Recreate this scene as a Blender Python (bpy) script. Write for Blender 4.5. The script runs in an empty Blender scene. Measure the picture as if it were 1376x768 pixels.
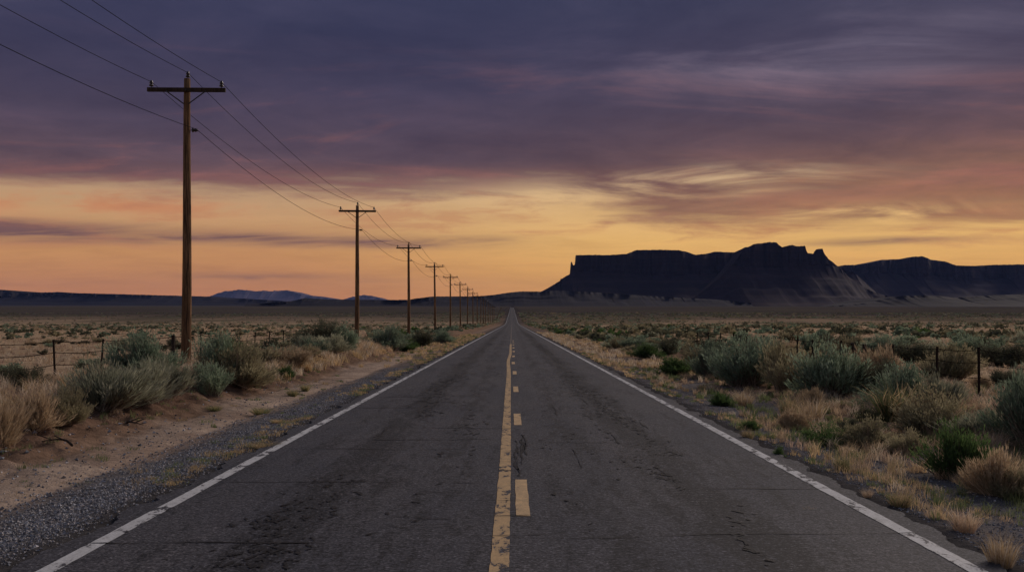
import bpy, math, random
import numpy as np
from mathutils import Vector

S = bpy.context.scene
COL = S.collection
PI = math.pi
F = 1338.0            # focal length in photo pixels (35 mm lens)
CAMZ = 1.79           # eye height above the asphalt
VX, VY = 688.0, 431.0 # where level lines running along the road meet
rng = np.random.default_rng(7)
random.seed(7)

def lin(r, g, b):
    def f(c):
        c /= 255.0
        return c / 12.92 if c <= 0.04045 else ((c + 0.055) / 1.055) ** 2.4
    return (f(r), f(g), f(b), 1.0)

# ------------------------------------------------------------------ noise
def _hash(ix, iy, seed):
    h = (ix.astype(np.int64) * 374761393 + iy.astype(np.int64) * 668265263 + seed * 1274126177) & 0xFFFFFFFF
    h = ((h ^ (h >> 13)) * 1274126177) & 0xFFFFFFFF
    h = h ^ (h >> 16)
    return (h & 0xFFFF) / 65535.0

def vnoise(x, y, seed=0):
    x = np.asarray(x, float); y = np.asarray(y, float)
    x0 = np.floor(x); y0 = np.floor(y)
    fx = x - x0; fy = y - y0
    fx = fx * fx * fx * (fx * (fx * 6 - 15) + 10); fy = fy * fy * fy * (fy * (fy * 6 - 15) + 10)
    a = _hash(x0, y0, seed); b = _hash(x0 + 1, y0, seed)
    c = _hash(x0, y0 + 1, seed); d = _hash(x0 + 1, y0 + 1, seed)
    return (a * (1 - fx) + b * fx) * (1 - fy) + (c * (1 - fx) + d * fx) * fy

def fbm(x, y, seed=0, octs=4, gain=0.5):
    s = 0; a = 1; t = 0
    for i in range(octs):
        s = s + a * vnoise(x * 2 ** i + 17.3 * i, y * 2 ** i - 9.1 * i, seed + i)
        t += a; a *= gain
    return s / t

def sstep(a, b, x):
    t = np.clip((np.asarray(x, float) - a) / (b - a), 0, 1)
    return t * t * (3 - 2 * t)

# ------------------------------------------------------------------ terrain
# (distance, photo row at which the plain is seen there)
_pd = np.array([0, 350, 450, 560, 800, 1150, 1500, 2000, 3000, 5000, 8000, 15000, 60000.0])
_py = np.array([0, 0, 0, 434.0, 425.5, 420.0, 416.5, 414.0, 412.4, 411.2, 410.6, 410.0, 409.5])
_pz = np.where(_pd < 460, 0.0, CAMZ + (VY - _py) * _pd / F)
_dd = np.concatenate([np.linspace(0, 3000, 1500), np.geomspace(3010, 60000, 600)])
_zz = np.interp(_dd, _pd, _pz)
_k = np.ones(61) / 61
_zs = _zz.copy(); _zs[:1500] = np.convolve(np.pad(_zz[:1500], 30, mode='edge'), _k, 'valid')
_zs[1440:1500] = _zz[1440:1500] * np.linspace(0, 1, 60) + _zs[1440:1500] * np.linspace(1, 0, 60)

def profile(Y):
    return np.interp(np.maximum(Y, 0), _dd, _zs)

_cx = np.array([-60, -20, -13, -12, -10.6, -9.2, -8.3, -7.5, -6.9, -6.3, -5.3, -4.7, -4.2, -3.75, -3.5, 0,
                3.5, 3.75, 4.2, 5.0, 6.5, 8.0, 10, 14, 60])
_cz = np.array([0.05, 0.08, 0.10, 0.14, 0.38, 0.44, 0.38, 0.20, 0.02, -0.06, -0.10, -0.08, -0.06, -0.03, -0.05, -0.05,
                -0.05, -0.03, -0.07, -0.12, -0.08, 0.0, 0.04, 0.05, 0.05])

def ground_z(X, Y):
    X = np.asarray(X, float); Y = np.asarray(Y, float)
    wob = (fbm(Y * 0.22, X * 0.05, 5, 3) - 0.5) * np.where(X < -5, 0.9, 0.5) * sstep(4.2, 7, np.abs(X))
    z = profile(Y) + np.interp(X + wob, _cx, _cz)
    off = sstep(4.6, 7.5, np.abs(X))
    field = sstep(9, 13, np.abs(X))
    z = z + off * (fbm(X * 0.6, Y * 0.6, 11, 3) - 0.5) * 0.10
    bank = np.exp(-((X + 7.5) / 1.1) ** 2)
    near = 1 - sstep(40, 70, Y)
    z = z + bank * near * ((fbm(X * 2.0, Y * 2.0, 21, 4) - 0.5) * 0.42 + (fbm(X * 6, Y * 6, 23, 3) - 0.5) * 0.14)
    sand = np.exp(-((X + 5.7) / 0.8) ** 2)
    z = z - sand * near * 0.05 * np.exp(-((np.abs(X + 5.75 + (fbm(Y * 0.15, Y * 0 + 3, 31, 2) - .5) * .5) - 0.55) / 0.14) ** 2)
    z = z + (sand + np.exp(-((np.abs(X) - 4.4) / 0.5) ** 2)) * near * (fbm(X * 5, Y * 5, 37, 3) - 0.5) * 0.035
    z = z + field * (fbm(X * 0.09, Y * 0.09, 41, 4) - 0.5) * 0.30 * sstep(10, 20, np.abs(X))
    return z

def at(px, py):
    """point of the ground seen at photo pixel px, py"""
    d = np.geomspace(5.5, 900, 6000)
    X = (px - VX) / F * d
    zr = CAMZ + (VY - py) / F * d
    hit = np.nonzero(ground_z(X, d) >= zr)[0]
    i = hit[0] if len(hit) else len(d) - 1
    return float(X[i]), float(d[i]), float(ground_z(X[i], d[i]))

# ------------------------------------------------------------------ object helpers
def tag(o, label=None, cat=None, group=None, kind=None):
    if label: o['label'] = label
    if cat: o['category'] = cat
    if group: o['group'] = group
    if kind: o['kind'] = kind
    return o

def link(name, me, parent=None):
    o = bpy.data.objects.new(name, me); COL.objects.link(o)
    if parent: o.parent = parent
    return o

def empty(name, loc, rz=0.0):
    o = bpy.data.objects.new(name, None); COL.objects.link(o)
    o.location = loc; o.rotation_euler = (0, 0, rz); o.empty_display_size = 0.2
    return o

def np_mesh(name, verts, faces_list, mat=None, smooth=False, col=None):
    """faces_list: list of int arrays (n,3) or (n,4); col: (nv,3) pigment tint"""
    me = bpy.data.meshes.new(name)
    verts = np.ascontiguousarray(verts, np.float32)
    me.vertices.add(len(verts)); me.vertices.foreach_set('co', verts.ravel())
    loops = np.concatenate([f.ravel() for f in faces_list]).astype(np.int32)
    sizes = np.concatenate([np.full(len(f), f.shape[1], np.int32) for f in faces_list])
    starts = np.concatenate([[0], np.cumsum(sizes)[:-1]]).astype(np.int32)
    me.loops.add(len(loops)); me.loops.foreach_set('vertex_index', loops)
    me.polygons.add(len(sizes)); me.polygons.foreach_set('loop_start', starts)
    try: me.polygons.foreach_set('loop_total', sizes)
    except Exception: pass
    me.polygons.foreach_set('use_smooth', np.full(len(sizes), smooth, bool))
    if col is not None:
        a = me.attributes.new('tint', 'FLOAT_COLOR', 'POINT')
        c = np.ones((len(verts), 4), np.float32); c[:, :3] = col
        a.data.foreach_set('color', c.ravel())
    me.update(calc_edges=True)
    if mat: me.materials.append(mat)
    return me

class MB:
    """collects simple shapes for one mesh"""
    def __init__(s): s.v = []; s.f = []
    def box(s, c, d):
        n = len(s.v); x, y, z = c; a, b, e = d[0] / 2, d[1] / 2, d[2] / 2
        for i in (-1, 1):
            for j in (-1, 1):
                for k in (-1, 1): s.v.append((x + i * a, y + j * b, z + k * e))
        s.f += [tuple(n + q for q in t) for t in ((0, 1, 3, 2), (4, 6, 7, 5), (0, 4, 5, 1), (2, 3, 7, 6), (0, 2, 6, 4), (1, 5, 7, 3))]
    def tube(s, pts, rad, n=8, cap=True, seed=None, rough=0.0):
        base = len(s.v); pts = [Vector(p) for p in pts]
        r_ = random.Random(seed)
        lumps = [1 + rough * r_.uniform(-1, 1) for _ in range(n)]
        for i, p in enumerate(pts):
            t = (pts[min(i + 1, len(pts) - 1)] - pts[max(i - 1, 0)]).normalized()
            u = t.cross(Vector((0, 1, 0.01)) if abs(t.y) < 0.9 else Vector((1, 0, 0))).normalized(); w = t.cross(u)
            r = rad[i] if isinstance(rad, (list, tuple)) else rad
            for k in range(n):
                a = 2 * PI * k / n
                q = p + (u * math.cos(a) + w * math.sin(a)) * r * lumps[k]
                s.v.append(tuple(q))
        for i in range(len(pts) - 1):
            for k in range(n):
                a = base + i * n + k; b = base + i * n + (k + 1) % n
                s.f.append((a, b, b + n, a + n))
        if cap:
            s.f.append(tuple(base + k for k in range(n))[::-1]); m = base + (len(pts) - 1) * n
            s.f.append(tuple(m + k for k in range(n)))
    def lathe(s, c, prof, n=12, axis='z'):
        base = len(s.v)
        for (h, r) in prof:
            for k in range(n):
                a = 2 * PI * k / n
                if axis == 'z': s.v.append((c[0] + r * math.cos(a), c[1] + r * math.sin(a), c[2] + h))
                else: s.v.append((c[0] + h, c[1] + r * math.cos(a), c[2] + r * math.sin(a)))
        for i in range(len(prof) - 1):
            for k in range(n):
                a = base + i * n + k; b = base + i * n + (k + 1) % n
                s.f.append((a, b, b + n, a + n))
        s.f.append(tuple(base + k for k in range(n))[::-1]); m = base + (len(prof) - 1) * n
        s.f.append(tuple(m + k for k in range(n)))
    def mesh(s, name, mat, smooth=False):
        me = bpy.data.meshes.new(name); me.from_pydata(s.v, [], s.f)
        if smooth: me.polygons.foreach_set('use_smooth', [True] * len(me.polygons))
        me.materials.append(mat); me.update(); return me

# ------------------------------------------------------------------ materials
class G:
    """small helper to write node graphs"""
    def __init__(s, tree): s.t = tree; s.n = tree.nodes; s.l = tree.links
    def node(s, kind, **kw):
        nd = s.n.new(kind)
        for k, v in kw.items(): setattr(nd, k, v)
        return nd
    def put(s, sock, v):
        if hasattr(v, 'is_output'): s.l.new(v, sock)
        elif v is not None: sock.default_value = v
    def m(s, op, a, b=None, c=None, clamp=False):
        nd = s.node('ShaderNodeMath', operation=op, use_clamp=clamp)
        s.put(nd.inputs[0], a)
        if b is not None: s.put(nd.inputs[1], b)
        if c is not None: s.put(nd.inputs[2], c)
        return nd.outputs[0]
    def add(s, a, b): return s.m('ADD', a, b)
    def sub(s, a, b): return s.m('SUBTRACT', a, b)
    def mul(s, a, b): return s.m('MULTIPLY', a, b)
    def sm(s, x, a, b, lo=0.0, hi=1.0):
        nd = s.node('ShaderNodeMapRange', interpolation_type='SMOOTHSTEP', clamp=True)
        s.put(nd.inputs['Value'], x)
        for k, v in (('From Min', a), ('From Max', b), ('To Min', lo), ('To Max', hi)): s.put(nd.inputs[k], v)
        return nd.outputs[0]
    def gauss(s, x, c, w):
        q = s.m('DIVIDE', s.sub(x, c), w)
        return s.m('EXPONENT', s.mul(s.mul(q, q), -1.0))
    def mix(s, f, a, b, mode='MIX'):
        nd = s.node('ShaderNodeMix', data_type='RGBA', blend_type=mode)
        s.put(nd.inputs[0], f); s.put(nd.inputs[6], a); s.put(nd.inputs[7], b)
        return nd.outputs[2]
    def ramp(s, x, stops, interp='LINEAR'):
        nd = s.node('ShaderNodeValToRGB'); cr = nd.color_ramp; cr.interpolation = interp
        while len(cr.elements) > 1: cr.elements.remove(cr.elements[0])
        cr.elements[0].position = stops[0][0]; cr.elements[0].color = stops[0][1]
        for p, c in stops[1:]:
            e = cr.elements.new(p); e.color = c
        s.put(nd.inputs[0], x); return nd.outputs[0]
    def noise(s, vec, scale, detail=4.0, rough=0.55, dist=0.0, lac=2.0):
        nd = s.node('ShaderNodeTexNoise'); s.put(nd.inputs['Vector'], vec)
        for k, v in (('Scale', scale), ('Detail', detail), ('Roughness', rough), ('Distortion', dist), ('Lacunarity', lac)):
            nd.inputs[k].default_value = v
        return nd.outputs[0]
    def voro(s, vec, scale, feature='F1'):
        nd = s.node('ShaderNodeTexVoronoi', feature=feature); s.put(nd.inputs['Vector'], vec); nd.inputs['Scale'].default_value = scale
        return nd
    def vec(s, x, y, z=0.0):
        nd = s.node('ShaderNodeCombineXYZ')
        for i, v in enumerate((x, y, z)): s.put(nd.inputs[i], v)
        return nd.outputs[0]
    def vmul(s, v, k):
        nd = s.node('ShaderNodeVectorMath', operation='MULTIPLY'); s.put(nd.inputs[0], v); s.put(nd.inputs[1], k); return nd.outputs[0]
    def xyz(s, v):
        nd = s.node('ShaderNodeSeparateXYZ'); s.put(nd.inputs[0], v); return nd.outputs

def new_mat(name):
    mt = bpy.data.materials.new(name); mt.use_nodes = True
    g = G(mt.node_tree); b = g.n['Principled BSDF']
    b.inputs['Roughness'].default_value = 0.9
    b.inputs['Specular IOR Level'].default_value = 0.2
    return mt, g, b

def bump(g, b, h, strength, dist):
    nd = g.node('ShaderNodeBump'); nd.inputs['Strength'].default_value = strength; nd.inputs['Distance'].default_value = dist
    g.put(nd.inputs['Height'], h); g.put(b.inputs['Normal'], nd.outputs[0])

def objco(g): return g.node('ShaderNodeTexCoord').outputs['Object']
def tint(g): return g.node('ShaderNodeAttribute', attribute_name='tint').outputs['Color']

def mat_ground():
    mt, g, b = new_mat('desert_ground'); co = objco(g)
    n1 = g.noise(co, 9.0, 6, 0.65); n2 = g.noise(co, 0.5, 5, 0.6); n3 = g.noise(co, 45.0, 3, 0.6)
    c = g.mix(1.0, tint(g), g.ramp(n1, [(0.25, (.62, .60, .58, 1)), (0.5, (1, 1, 1, 1)), (0.75, (1.3, 1.28, 1.25, 1))]), 'MULTIPLY')
    c = g.mix(1.0, c, g.ramp(n2, [(0.3, (.75, .74, .74, 1)), (0.7, (1.2, 1.2, 1.18, 1))]), 'MULTIPLY')
    c = g.mix(0.6, c, g.ramp(n3, [(0.3, (.6, .6, .6, 1)), (0.7, (1.35, 1.35, 1.35, 1))]), 'MULTIPLY')
    g.put(b.inputs['Base Color'], c)
    b.inputs['Specular IOR Level'].default_value = 0.0; b.inputs['Roughness'].default_value = 1.0
    bump(g, b, g.add(g.mul(n1, 0.7), g.mul(n3, 0.3)), 0.7, 0.05)
    return mt

def asphalt_color(g, co):
    x, y, z = g.xyz(co)
    fine = g.voro(co, 62.0).outputs['Color']
    fine_v = g.xyz(fine)[0]
    n1 = g.noise(co, 38.0, 3, 0.6)
    med = g.noise(co, 15.0, 4, 0.7)
    big = g.noise(g.vmul(co, (0.9, 0.25, 1)), 0.9, 5, 0.6)
    streak = g.noise(g.vmul(co, (3.2, 0.30, 1)), 1.0, 5, 0.65, 0.3)
    # bitumen bleeding up along the wheel paths in ragged, broken patches
    ax = g.m('ABSOLUTE', x)
    path = g.add(g.gauss(ax, 1.92, 0.40), g.mul(g.gauss(ax, 0.85, 0.25), 0.45))
    rag = g.noise(g.vmul(co, (2.2, 0.55, 1)), 2.4, 8, 0.74, 0.3)
    frag = g.noise(g.vmul(co, (4.0, 6.5, 1)), 2.6, 8, 0.80, 0.2)
    bsum = g.add(g.add(g.mul(path, 0.17), g.mul(g.sub(streak, 0.5), 0.55)), g.add(g.mul(g.sub(rag, 0.5), 0.60), g.mul(g.sub(frag, 0.5), 0.95)))
    bleed = g.add(g.mul(g.mul(g.sm(bsum, 0.060, 0.115), g.sm(g.add(n1, g.sub(med, 0.5)), 0.75, 0.42)), 0.80), g.mul(g.sm(bsum, 0.0, 0.15), 0.20))
    pale = g.sm(g.noise(g.vmul(co, (1.6, 0.10, 1)), 1.0, 4, 0.6), 0.5, 0.75)
    c = g.ramp(n1, [(0.32, (.023, .0235, .029, 1)), (0.68, (.114, .114, .127, 1))])
    c = g.mix(0.75, c, g.ramp(fine_v, [(0.0, (.35, .35, .37, 1)), (0.6, (.95, .95, .95, 1)), (1.0, (2.0, 1.95, 1.9, 1))]), 'MULTIPLY')
    c = g.mix(1.0, c, g.ramp(big, [(0.3, (.66, .70, .80, 1)), (0.7, (1.16, 1.12, 1.09, 1))]), 'MULTIPLY')
    c = g.mix(0.9, c, g.ramp(med, [(0.32, (.52, .52, .55, 1)), (0.68, (1.42, 1.40, 1.38, 1))]), 'MULTIPLY')
    c = g.mix(g.mul(pale, 0.45), c, g.mix(1.0, c, (1.35, 1.28, 1.25, 1), 'MULTIPLY'))
    c = g.mix(g.mul(bleed, 0.92), c, (.010, .010, .013, 1))
    return c, g.add(g.mul(fine_v, .5), g.mul(n1, .5)), rag

def mat_asphalt():
    mt, g, b = new_mat('worn_asphalt'); co = objco(g)
    c, h, _ = asphalt_color(g, co)
    g.put(b.inputs['Base Color'], c); b.inputs['Roughness'].default_value = 0.8
    bump(g, b, h, 0.6, 0.012); return mt

def mat_paint(name, rgb, worn, grime=0.35):
    mt, g, b = new_mat(name); co = objco(g)
    c, h, _ = asphalt_color(g, co)
    n = g.noise(g.vmul(co, (1.0, 0.45, 1)), 9.0, 7, 0.72, 0.4)
    n2 = g.noise(co, 1.3, 3, 0.5); n3 = g.noise(co, 60.0, 2, 0.5)
    chip = g.sm(g.add(n, g.mul(g.sub(n2, 0.5), 0.45)), worn, worn + 0.05)
    pc = g.mix(1.0, rgb, g.ramp(n3, [(0.2, (.7, .7, .7, 1)), (0.8, (1.1, 1.1, 1.1, 1))]), 'MULTIPLY')
    pc = g.mix(g.mul(g.sm(n, 0.35, 0.65), grime), pc, (.12, .11, .10, 1))
    g.put(b.inputs['Base Color'], g.mix(chip, pc, c)); b.inputs['Roughness'].default_value = 0.7
    bump(g, b, h, 0.4, 0.01); return mt

def mat_plain(name, rgb, var=0.3, scale=8.0, rough=0.85, stretch=(1, 1, 1), spec=0.2):
    mt, g, b = new_mat(name); co = objco(g)
    n = g.noise(g.vmul(co, stretch), scale, 5, 0.6)
    lo = tuple(c * (1 - var) for c in rgb) + (1,); hi = tuple(c * (1 + var) for c in rgb) + (1,)
    g.put(b.inputs['Base Color'], g.ramp(n, [(0.3, lo), (0.7, hi)]))
    b.inputs['Roughness'].default_value = rough; b.inputs['Specular IOR Level'].default_value = spec
    bump(g, b, n, 0.4, 0.02); return mt

def mat_wood(name, rgb_lo, rgb_hi):
    mt, g, b = new_mat(name); co = objco(g)
    n = g.noise(g.vmul(co, (1, 1, 0.045)), 34.0, 6, 0.7)
    n2 = g.noise(g.vmul(co, (1, 1, 0.3)), 2.0, 4, 0.6)
    c = g.ramp(n, [(0.38, tuple(rgb_lo) + (1,)), (0.62, tuple(rgb_hi) + (1,))])
    c = g.mix(1.0, c, g.ramp(n2, [(0.3, (.6, .58, .56, 1)), (0.7, (1.25, 1.22, 1.2, 1))]), 'MULTIPLY')
    crack = g.sm(g.noise(g.vmul(co, (1, 1, 0.02)), 22.0, 3, 0.6), 0.36, 0.41)
    c = g.mix(crack, (.02, .014, .01, 1), c)
    g.put(b.inputs['Base Color'], c); bump(g, b, n, 0.7, 0.02); return mt

def mat_leaf(name, transl=0.25, vary=0.3):
    """pigment comes from the tint stored on each leaf; each plant is a little lighter or darker than the next"""
    mt, g, b = new_mat(name)
    rnd = g.node('ShaderNodeObjectInfo').outputs['Random']
    c = g.mix(1.0, tint(g), g.ramp(rnd, [(0, (1 - vary, 1 - vary, 1 - vary, 1)), (0.5, (1, 1, 1, 1)), (1, (1 + vary * .7, 1 + vary * .6, 1 + vary * .5, 1))]), 'MULTIPLY')
    g.put(b.inputs['Base Color'], c)
    tr = g.node('ShaderNodeBsdfTranslucent'); g.put(tr.inputs['Color'], c)
    mx = g.node('ShaderNodeMixShader'); mx.inputs[0].default_value = transl
    g.l.new(b.outputs[0], mx.inputs[1]); g.l.new(tr.outputs[0], mx.inputs[2])
    g.l.new(mx.outputs[0], g.n['Material Output'].inputs['Surface'])
    return mt

def mat_rock(name, a, bcol, zscale=0.035, size=0.01):
    """bedded sandstone: strata run level, broken by stains"""
    mt, g, b = new_mat(name); co = objco(g)
    n = g.noise(co, size, 6, 0.65)
    x, y, z = g.xyz(co)
    zz = g.add(g.mul(z, zscale), g.mul(n, 1.2))
    st = g.noise(g.vec(0.0, 0.0, zz), 1.0, 5, 0.7)
    st2 = g.noise(g.vmul(co, (1, 1, 0.35)), size * 1.3, 5, 0.6)
    c = g.ramp(st, [(0.3, a + (1,)), (0.5, tuple(np.array(a) * .6 + np.array(bcol) * .4) + (1,)), (0.7, bcol + (1,))])
    c = g.mix(0.35, c, g.ramp(st2, [(0.3, (.55, .55, .57, 1)), (0.7, (1.3, 1.25, 1.2, 1))]), 'MULTIPLY')
    g.put(b.inputs['Base Color'], c); b.inputs['Specular IOR Level'].default_value = 0.05
    return mt

M = {}
M['ground'] = mat_ground()
M['asphalt'] = mat_asphalt()
M['white'] = mat_paint('white_road_paint', (.66, .66, .67, 1), 0.54)
M['yellow'] = mat_paint('yellow_road_paint', (.62, .42, .22, 1), 0.55)
M['yellow_dash'] = mat_paint('yellow_dash_paint', (.70, .48, .26, 1), 0.66)
M['ghost'] = mat_paint('worn_off_paint', (.22, .17, .12, 1), 0.50)
M['tar'] = mat_plain('crack_tar', (.016, .015, .016), 0.3, 20, 0.7)
M['wood'] = mat_wood('pole_wood', (.055, .032, .020), (.33, .19, .095))
M['armwood'] = mat_wood('crossarm_wood', (.035, .024, .018), (.075, .05, .036))
M['iron'] = mat_plain('brace_iron', (.03, .027, .026), 0.3, 12, 0.6, spec=0.4)
M['glass'] = mat_plain('brown_porcelain', (.035, .025, .022), 0.2, 10, 0.3, spec=0.5)
M['wire'] = mat_plain('aluminium_wire', (.020, .019, .021), 0.2, 10, 1.0, spec=0.0)
M['post'] = mat_plain('rusty_post', (.030, .021, .018), 0.4, 14, 0.95, spec=0.05)
M['oldpost'] = mat_wood('fence_post_wood', (.03, .024, .02), (.08, .062, .05))
M['fwire'] = mat_plain('rusty_wire', (.022, .016, .014), 0.3, 12, 1.0, spec=0.0)
M['stone'] = mat_leaf('gravel_stone', 0.0, 0.0)
M['leaf'] = mat_leaf('sage_leaf', 0.42, 0.25)
M['twig'] = mat_leaf('bush_twig', 0.0, 0.25)
M['grass'] = mat_leaf('grass_blade', 0.48, 0.2)
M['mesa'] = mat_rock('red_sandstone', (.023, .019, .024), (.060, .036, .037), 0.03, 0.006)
M['hill'] = mat_rock('hill_rock', (.026, .023, .026), (.038, .033, .035), 0.03, 0.006)
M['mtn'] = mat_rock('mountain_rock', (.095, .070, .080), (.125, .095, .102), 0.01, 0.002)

# ------------------------------------------------------------------ ground sheet
def ground():
    right = np.concatenate([np.arange(0, 3.4, 0.4), np.arange(3.4, 10.5, 0.07), np.arange(10.5, 16, 0.2)])
    left = np.concatenate([np.arange(0.4, 3.4, 0.4), np.arange(3.4, 9.6, 0.05), np.arange(9.6, 16, 0.15)])
    far = [16.0]
    while far[-1] < 34000: far.append(far[-1] * 1.05 + 0.05)
    far = np.array(far)
    xs = np.concatenate([-far[::-1], -left[::-1], right, far])
    ys = [-60.0, -40, -25, -15, -8, -4, -1, 1.5, 3, 4.0, 4.8]
    y = 5.4
    while y < 36000:
        ys.append(y); y += max(0.05, 0.004 * y if y < 60 else 0.012 * y)
    ys = np.array(ys)
    X, Y = np.meshgrid(xs, ys)
    Z = ground_z(X, Y)
    Z = np.where(np.abs(X) < 3.55, Z - 0.0003 * np.maximum(Y - 60, 0), Z)
    # pigment by place
    ax = np.abs(X)
    n = fbm(X * 0.5, Y * 0.5, 51, 4); nf = fbm(X * 2.5, Y * 2.5, 57, 3); nb = fbm(X * 0.035, Y * 0.035, 61, 4)
    def c3(r, g_, b_): return np.array([r, g_, b_])
    field = c3(.45, .325, .215)[None, None] * (0.75 + 0.5 * nb[..., None])
    dirt = c3(.20, .130, .095)
    sand = c3(.385, .295, .235)
    grav = c3(.155, .142, .142)
    C = np.broadcast_to(field, X.shape + (3,)).copy()
    def lay(w, col):
        nonlocal C
        C = C * (1 - w[..., None]) + np.asarray(col) * w[..., None]
    j = (n - 0.5) * 1.0 + (nf - 0.5) * 0.5
    lay((1 - sstep(10.5, 12.5, ax + j)) * 0.85, dirt)
    wsand = sstep(4.75, 5.15, -X + j * 0.5) * (1 - sstep(5.9, 6.6, -X + j))
    lay(wsand * (1 - 0.6 * sstep(45, 80, Y)), sand)
    lay(wsand * sstep(.56, .72, n) * .4, dirt)
    wg = np.where(X < 0, 1 - sstep(4.7, 5.2, ax + j * .6), (1 - sstep(5.4, 6.6, ax + j * 1.6)))
    lay(wg * (1 - 0.45 * sstep(25, 60, Y)), grav)
    lay((1 - sstep(3.75, 4.15, ax + (nf - .5) * .5)) * .9, c3(.060, .056, .057))
    clod = sstep(.50, .66, fbm(X * 3.1, Y * 3.1, 91, 4)) * np.exp(-((X + 7.6 + (n - .5)) / 1.0) ** 2)
    lay(clod * .75 * (1 - sstep(30, 60, Y)), c3(.075, .048, .036))
    lay(np.exp(-((X + 7.4) / 1.0) ** 2) * .75 * (1 - sstep(30, 60, Y)), c3(.135, .080, .058))
    # far plain: scrub cover turns it darker
    far_w = sstep(300, 1000, Y + (nb - .5) * 500)
    sc = fbm(X * 0.012, Y * 0.006, 71, 5)
    lay(far_w * (0.85 + 0.15 * sc), c3(.064, .057, .058))
    lay(sstep(0.5, 0.62, fbm(X * 0.02, Y * 0.008, 75, 5)) * sstep(150, 400, Y) * 0.55 * (ax > 11), c3(.09, .085, .06))
    nx, ny = len(xs), len(ys)
    idx = np.arange(nx * ny).reshape(ny, nx)
    q = np.stack([idx[:-1, :-1], idx[:-1, 1:], idx[1:, 1:], idx[1:, :-1]], -1).reshape(-1, 4)
    V = np.stack([X, Y, Z], -1).reshape(-1, 3)
    o = link('ground', np_mesh('ground', V, [q], M['ground'], True, C.reshape(-1, 3)))
    tag(o, 'dry sandy desert ground stretching from the roadside to the mesas', 'ground', kind='structure')
    return ys
YS = ground()

# ------------------------------------------------------------------ road
def strip(name, ys, xl, xr, dz, mat, n_across=1):
    """a sheet following the road profile between two edges"""
    ys = np.asarray(ys); xl = np.broadcast_to(xl, ys.shape); xr = np.broadcast_to(xr, ys.shape)
    t = np.linspace(0, 1, n_across + 1)
    X = xl[:, None] * (1 - t) + xr[:, None] * t
    Y = np.repeat(ys[:, None], n_across + 1, 1)
    Z = profile(Y) + dz
    idx = np.arange(X.size).reshape(X.shape)
    q = np.stack([idx[:-1, :-1], idx[:-1, 1:], idx[1:, 1:], idx[1:, :-1]], -1).reshape(-1, 4)
    return np.stack([X, Y, Z], -1).reshape(-1, 3), q

def join(parts):
    v = []; f = []; n = 0
    for a, b in parts:
        v.append(a); f.append(b + n); n += len(a)
    return np.concatenate(v), np.concatenate(f)

ry = YS[YS < 2600]
eL = -(3.60 + (fbm(ry * 1.6, ry * 0, 81, 5, .65) - .5) * 0.34)
eR = (3.60 + (fbm(ry * 1.6, ry * 0 + 5, 83, 5, .65) - .5) * 0.34)
vt, qd = strip('road', ry, eL, eR, 0.0, None, 10)
# broken edges of the slab
sk = []
for e in (eL, eR):
    Xs = np.stack([e, e + np.sign(e) * 0.03], 1); Ysk = np.stack([ry, ry], 1); Zs = profile(Ysk) + np.array([0.0, -0.12])
    idx = np.arange(Xs.size).reshape(Xs.shape)
    sk.append((np.stack([Xs, Ysk, Zs], -1).reshape(-1, 3), np.stack([idx[:-1, :-1], idx[:-1, 1:], idx[1:, 1:], idx[1:, :-1]], -1).reshape(-1, 4)))
v, f = join([(vt, qd)] + sk)
tag(link('road', np_mesh('road', v, [f], M['asphalt'], False)), 'straight two lane asphalt road running to the horizon', 'road', kind='structure')

def line_obj(name, parts, mat, label):
    v, f = join(parts)
    return tag(link(name, np_mesh(name, v, [f], mat, False)), label, 'road marking', kind='structure')

fy = np.unique(np.concatenate([np.arange(-4, 40, 0.12), YS[(YS >= 40) & (YS < 2600)]]))
jit = lambda s: (fbm(fy * 5.0, fy * 0, s, 4, .7) - .5) * 0.018
line_obj('edge_line', [strip('', fy, -3.40 + jit(1), -3.265 + jit(2), 0.004, None)], M['white'], 'worn white edge line along the left side of the road')
line_obj('edge_line', [strip('', fy, 3.265 + jit(3), 3.40 + jit(4), 0.004, None)], M['white'], 'worn white edge line along the right side of the road')
bend = -0.065 * np.exp(-((fy - 44) / 7.0) ** 2) + (fbm(fy * .07, fy * 0, 9, 2) - .5) * .04
sel = fy < 78
line_obj('centre_line', [strip('', fy[sel], (-0.165 + bend + jit(5))[sel], (-0.025 + bend + jit(6))[sel], 0.004, None)], M['yellow'], 'solid yellow centre line, cracked and worn')
far = (fy >= 78) & (fy < 700)
line_obj('centre_line', [strip('', fy[far], (-0.15 + bend)[far], (-0.05 + bend)[far], 0.004, None)], M['ghost'], 'faded far stretch of the yellow centre line')
dashes = []; y0 = 9.14
k = 0
while y0 < 90:
    L = 2.1
    yy = np.linspace(y0, y0 + L, 16)
    jj = (fbm(yy * 4, yy * 0 + k, 13, 3) - .5) * 0.012
    b2 = -0.05 * np.exp(-((yy - 44) / 7.0) ** 2)
    dashes.append(strip('', yy, 0.035 + jj + b2, 0.165 + jj + b2, 0.004, None))
    y0 += 8.0 + (0.3 if k == 2 else 0); k += 1
line_obj('dash_line', dashes, M['yellow_dash'], 'short yellow dashes right of the solid centre line')
ghost = []
for k in range(9):
    a = 11.6 + 8 * k
    yy = np.linspace(a, a + 5.0, 24)
    ghost.append(strip('', yy, 0.028 + (fbm(yy * 5, yy * 0, 90 + k, 3) - .5) * .05, 0.10 + (fbm(yy * 5, yy * 0, 70 + k, 3) - .5) * .16, 0.003, None))

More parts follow.
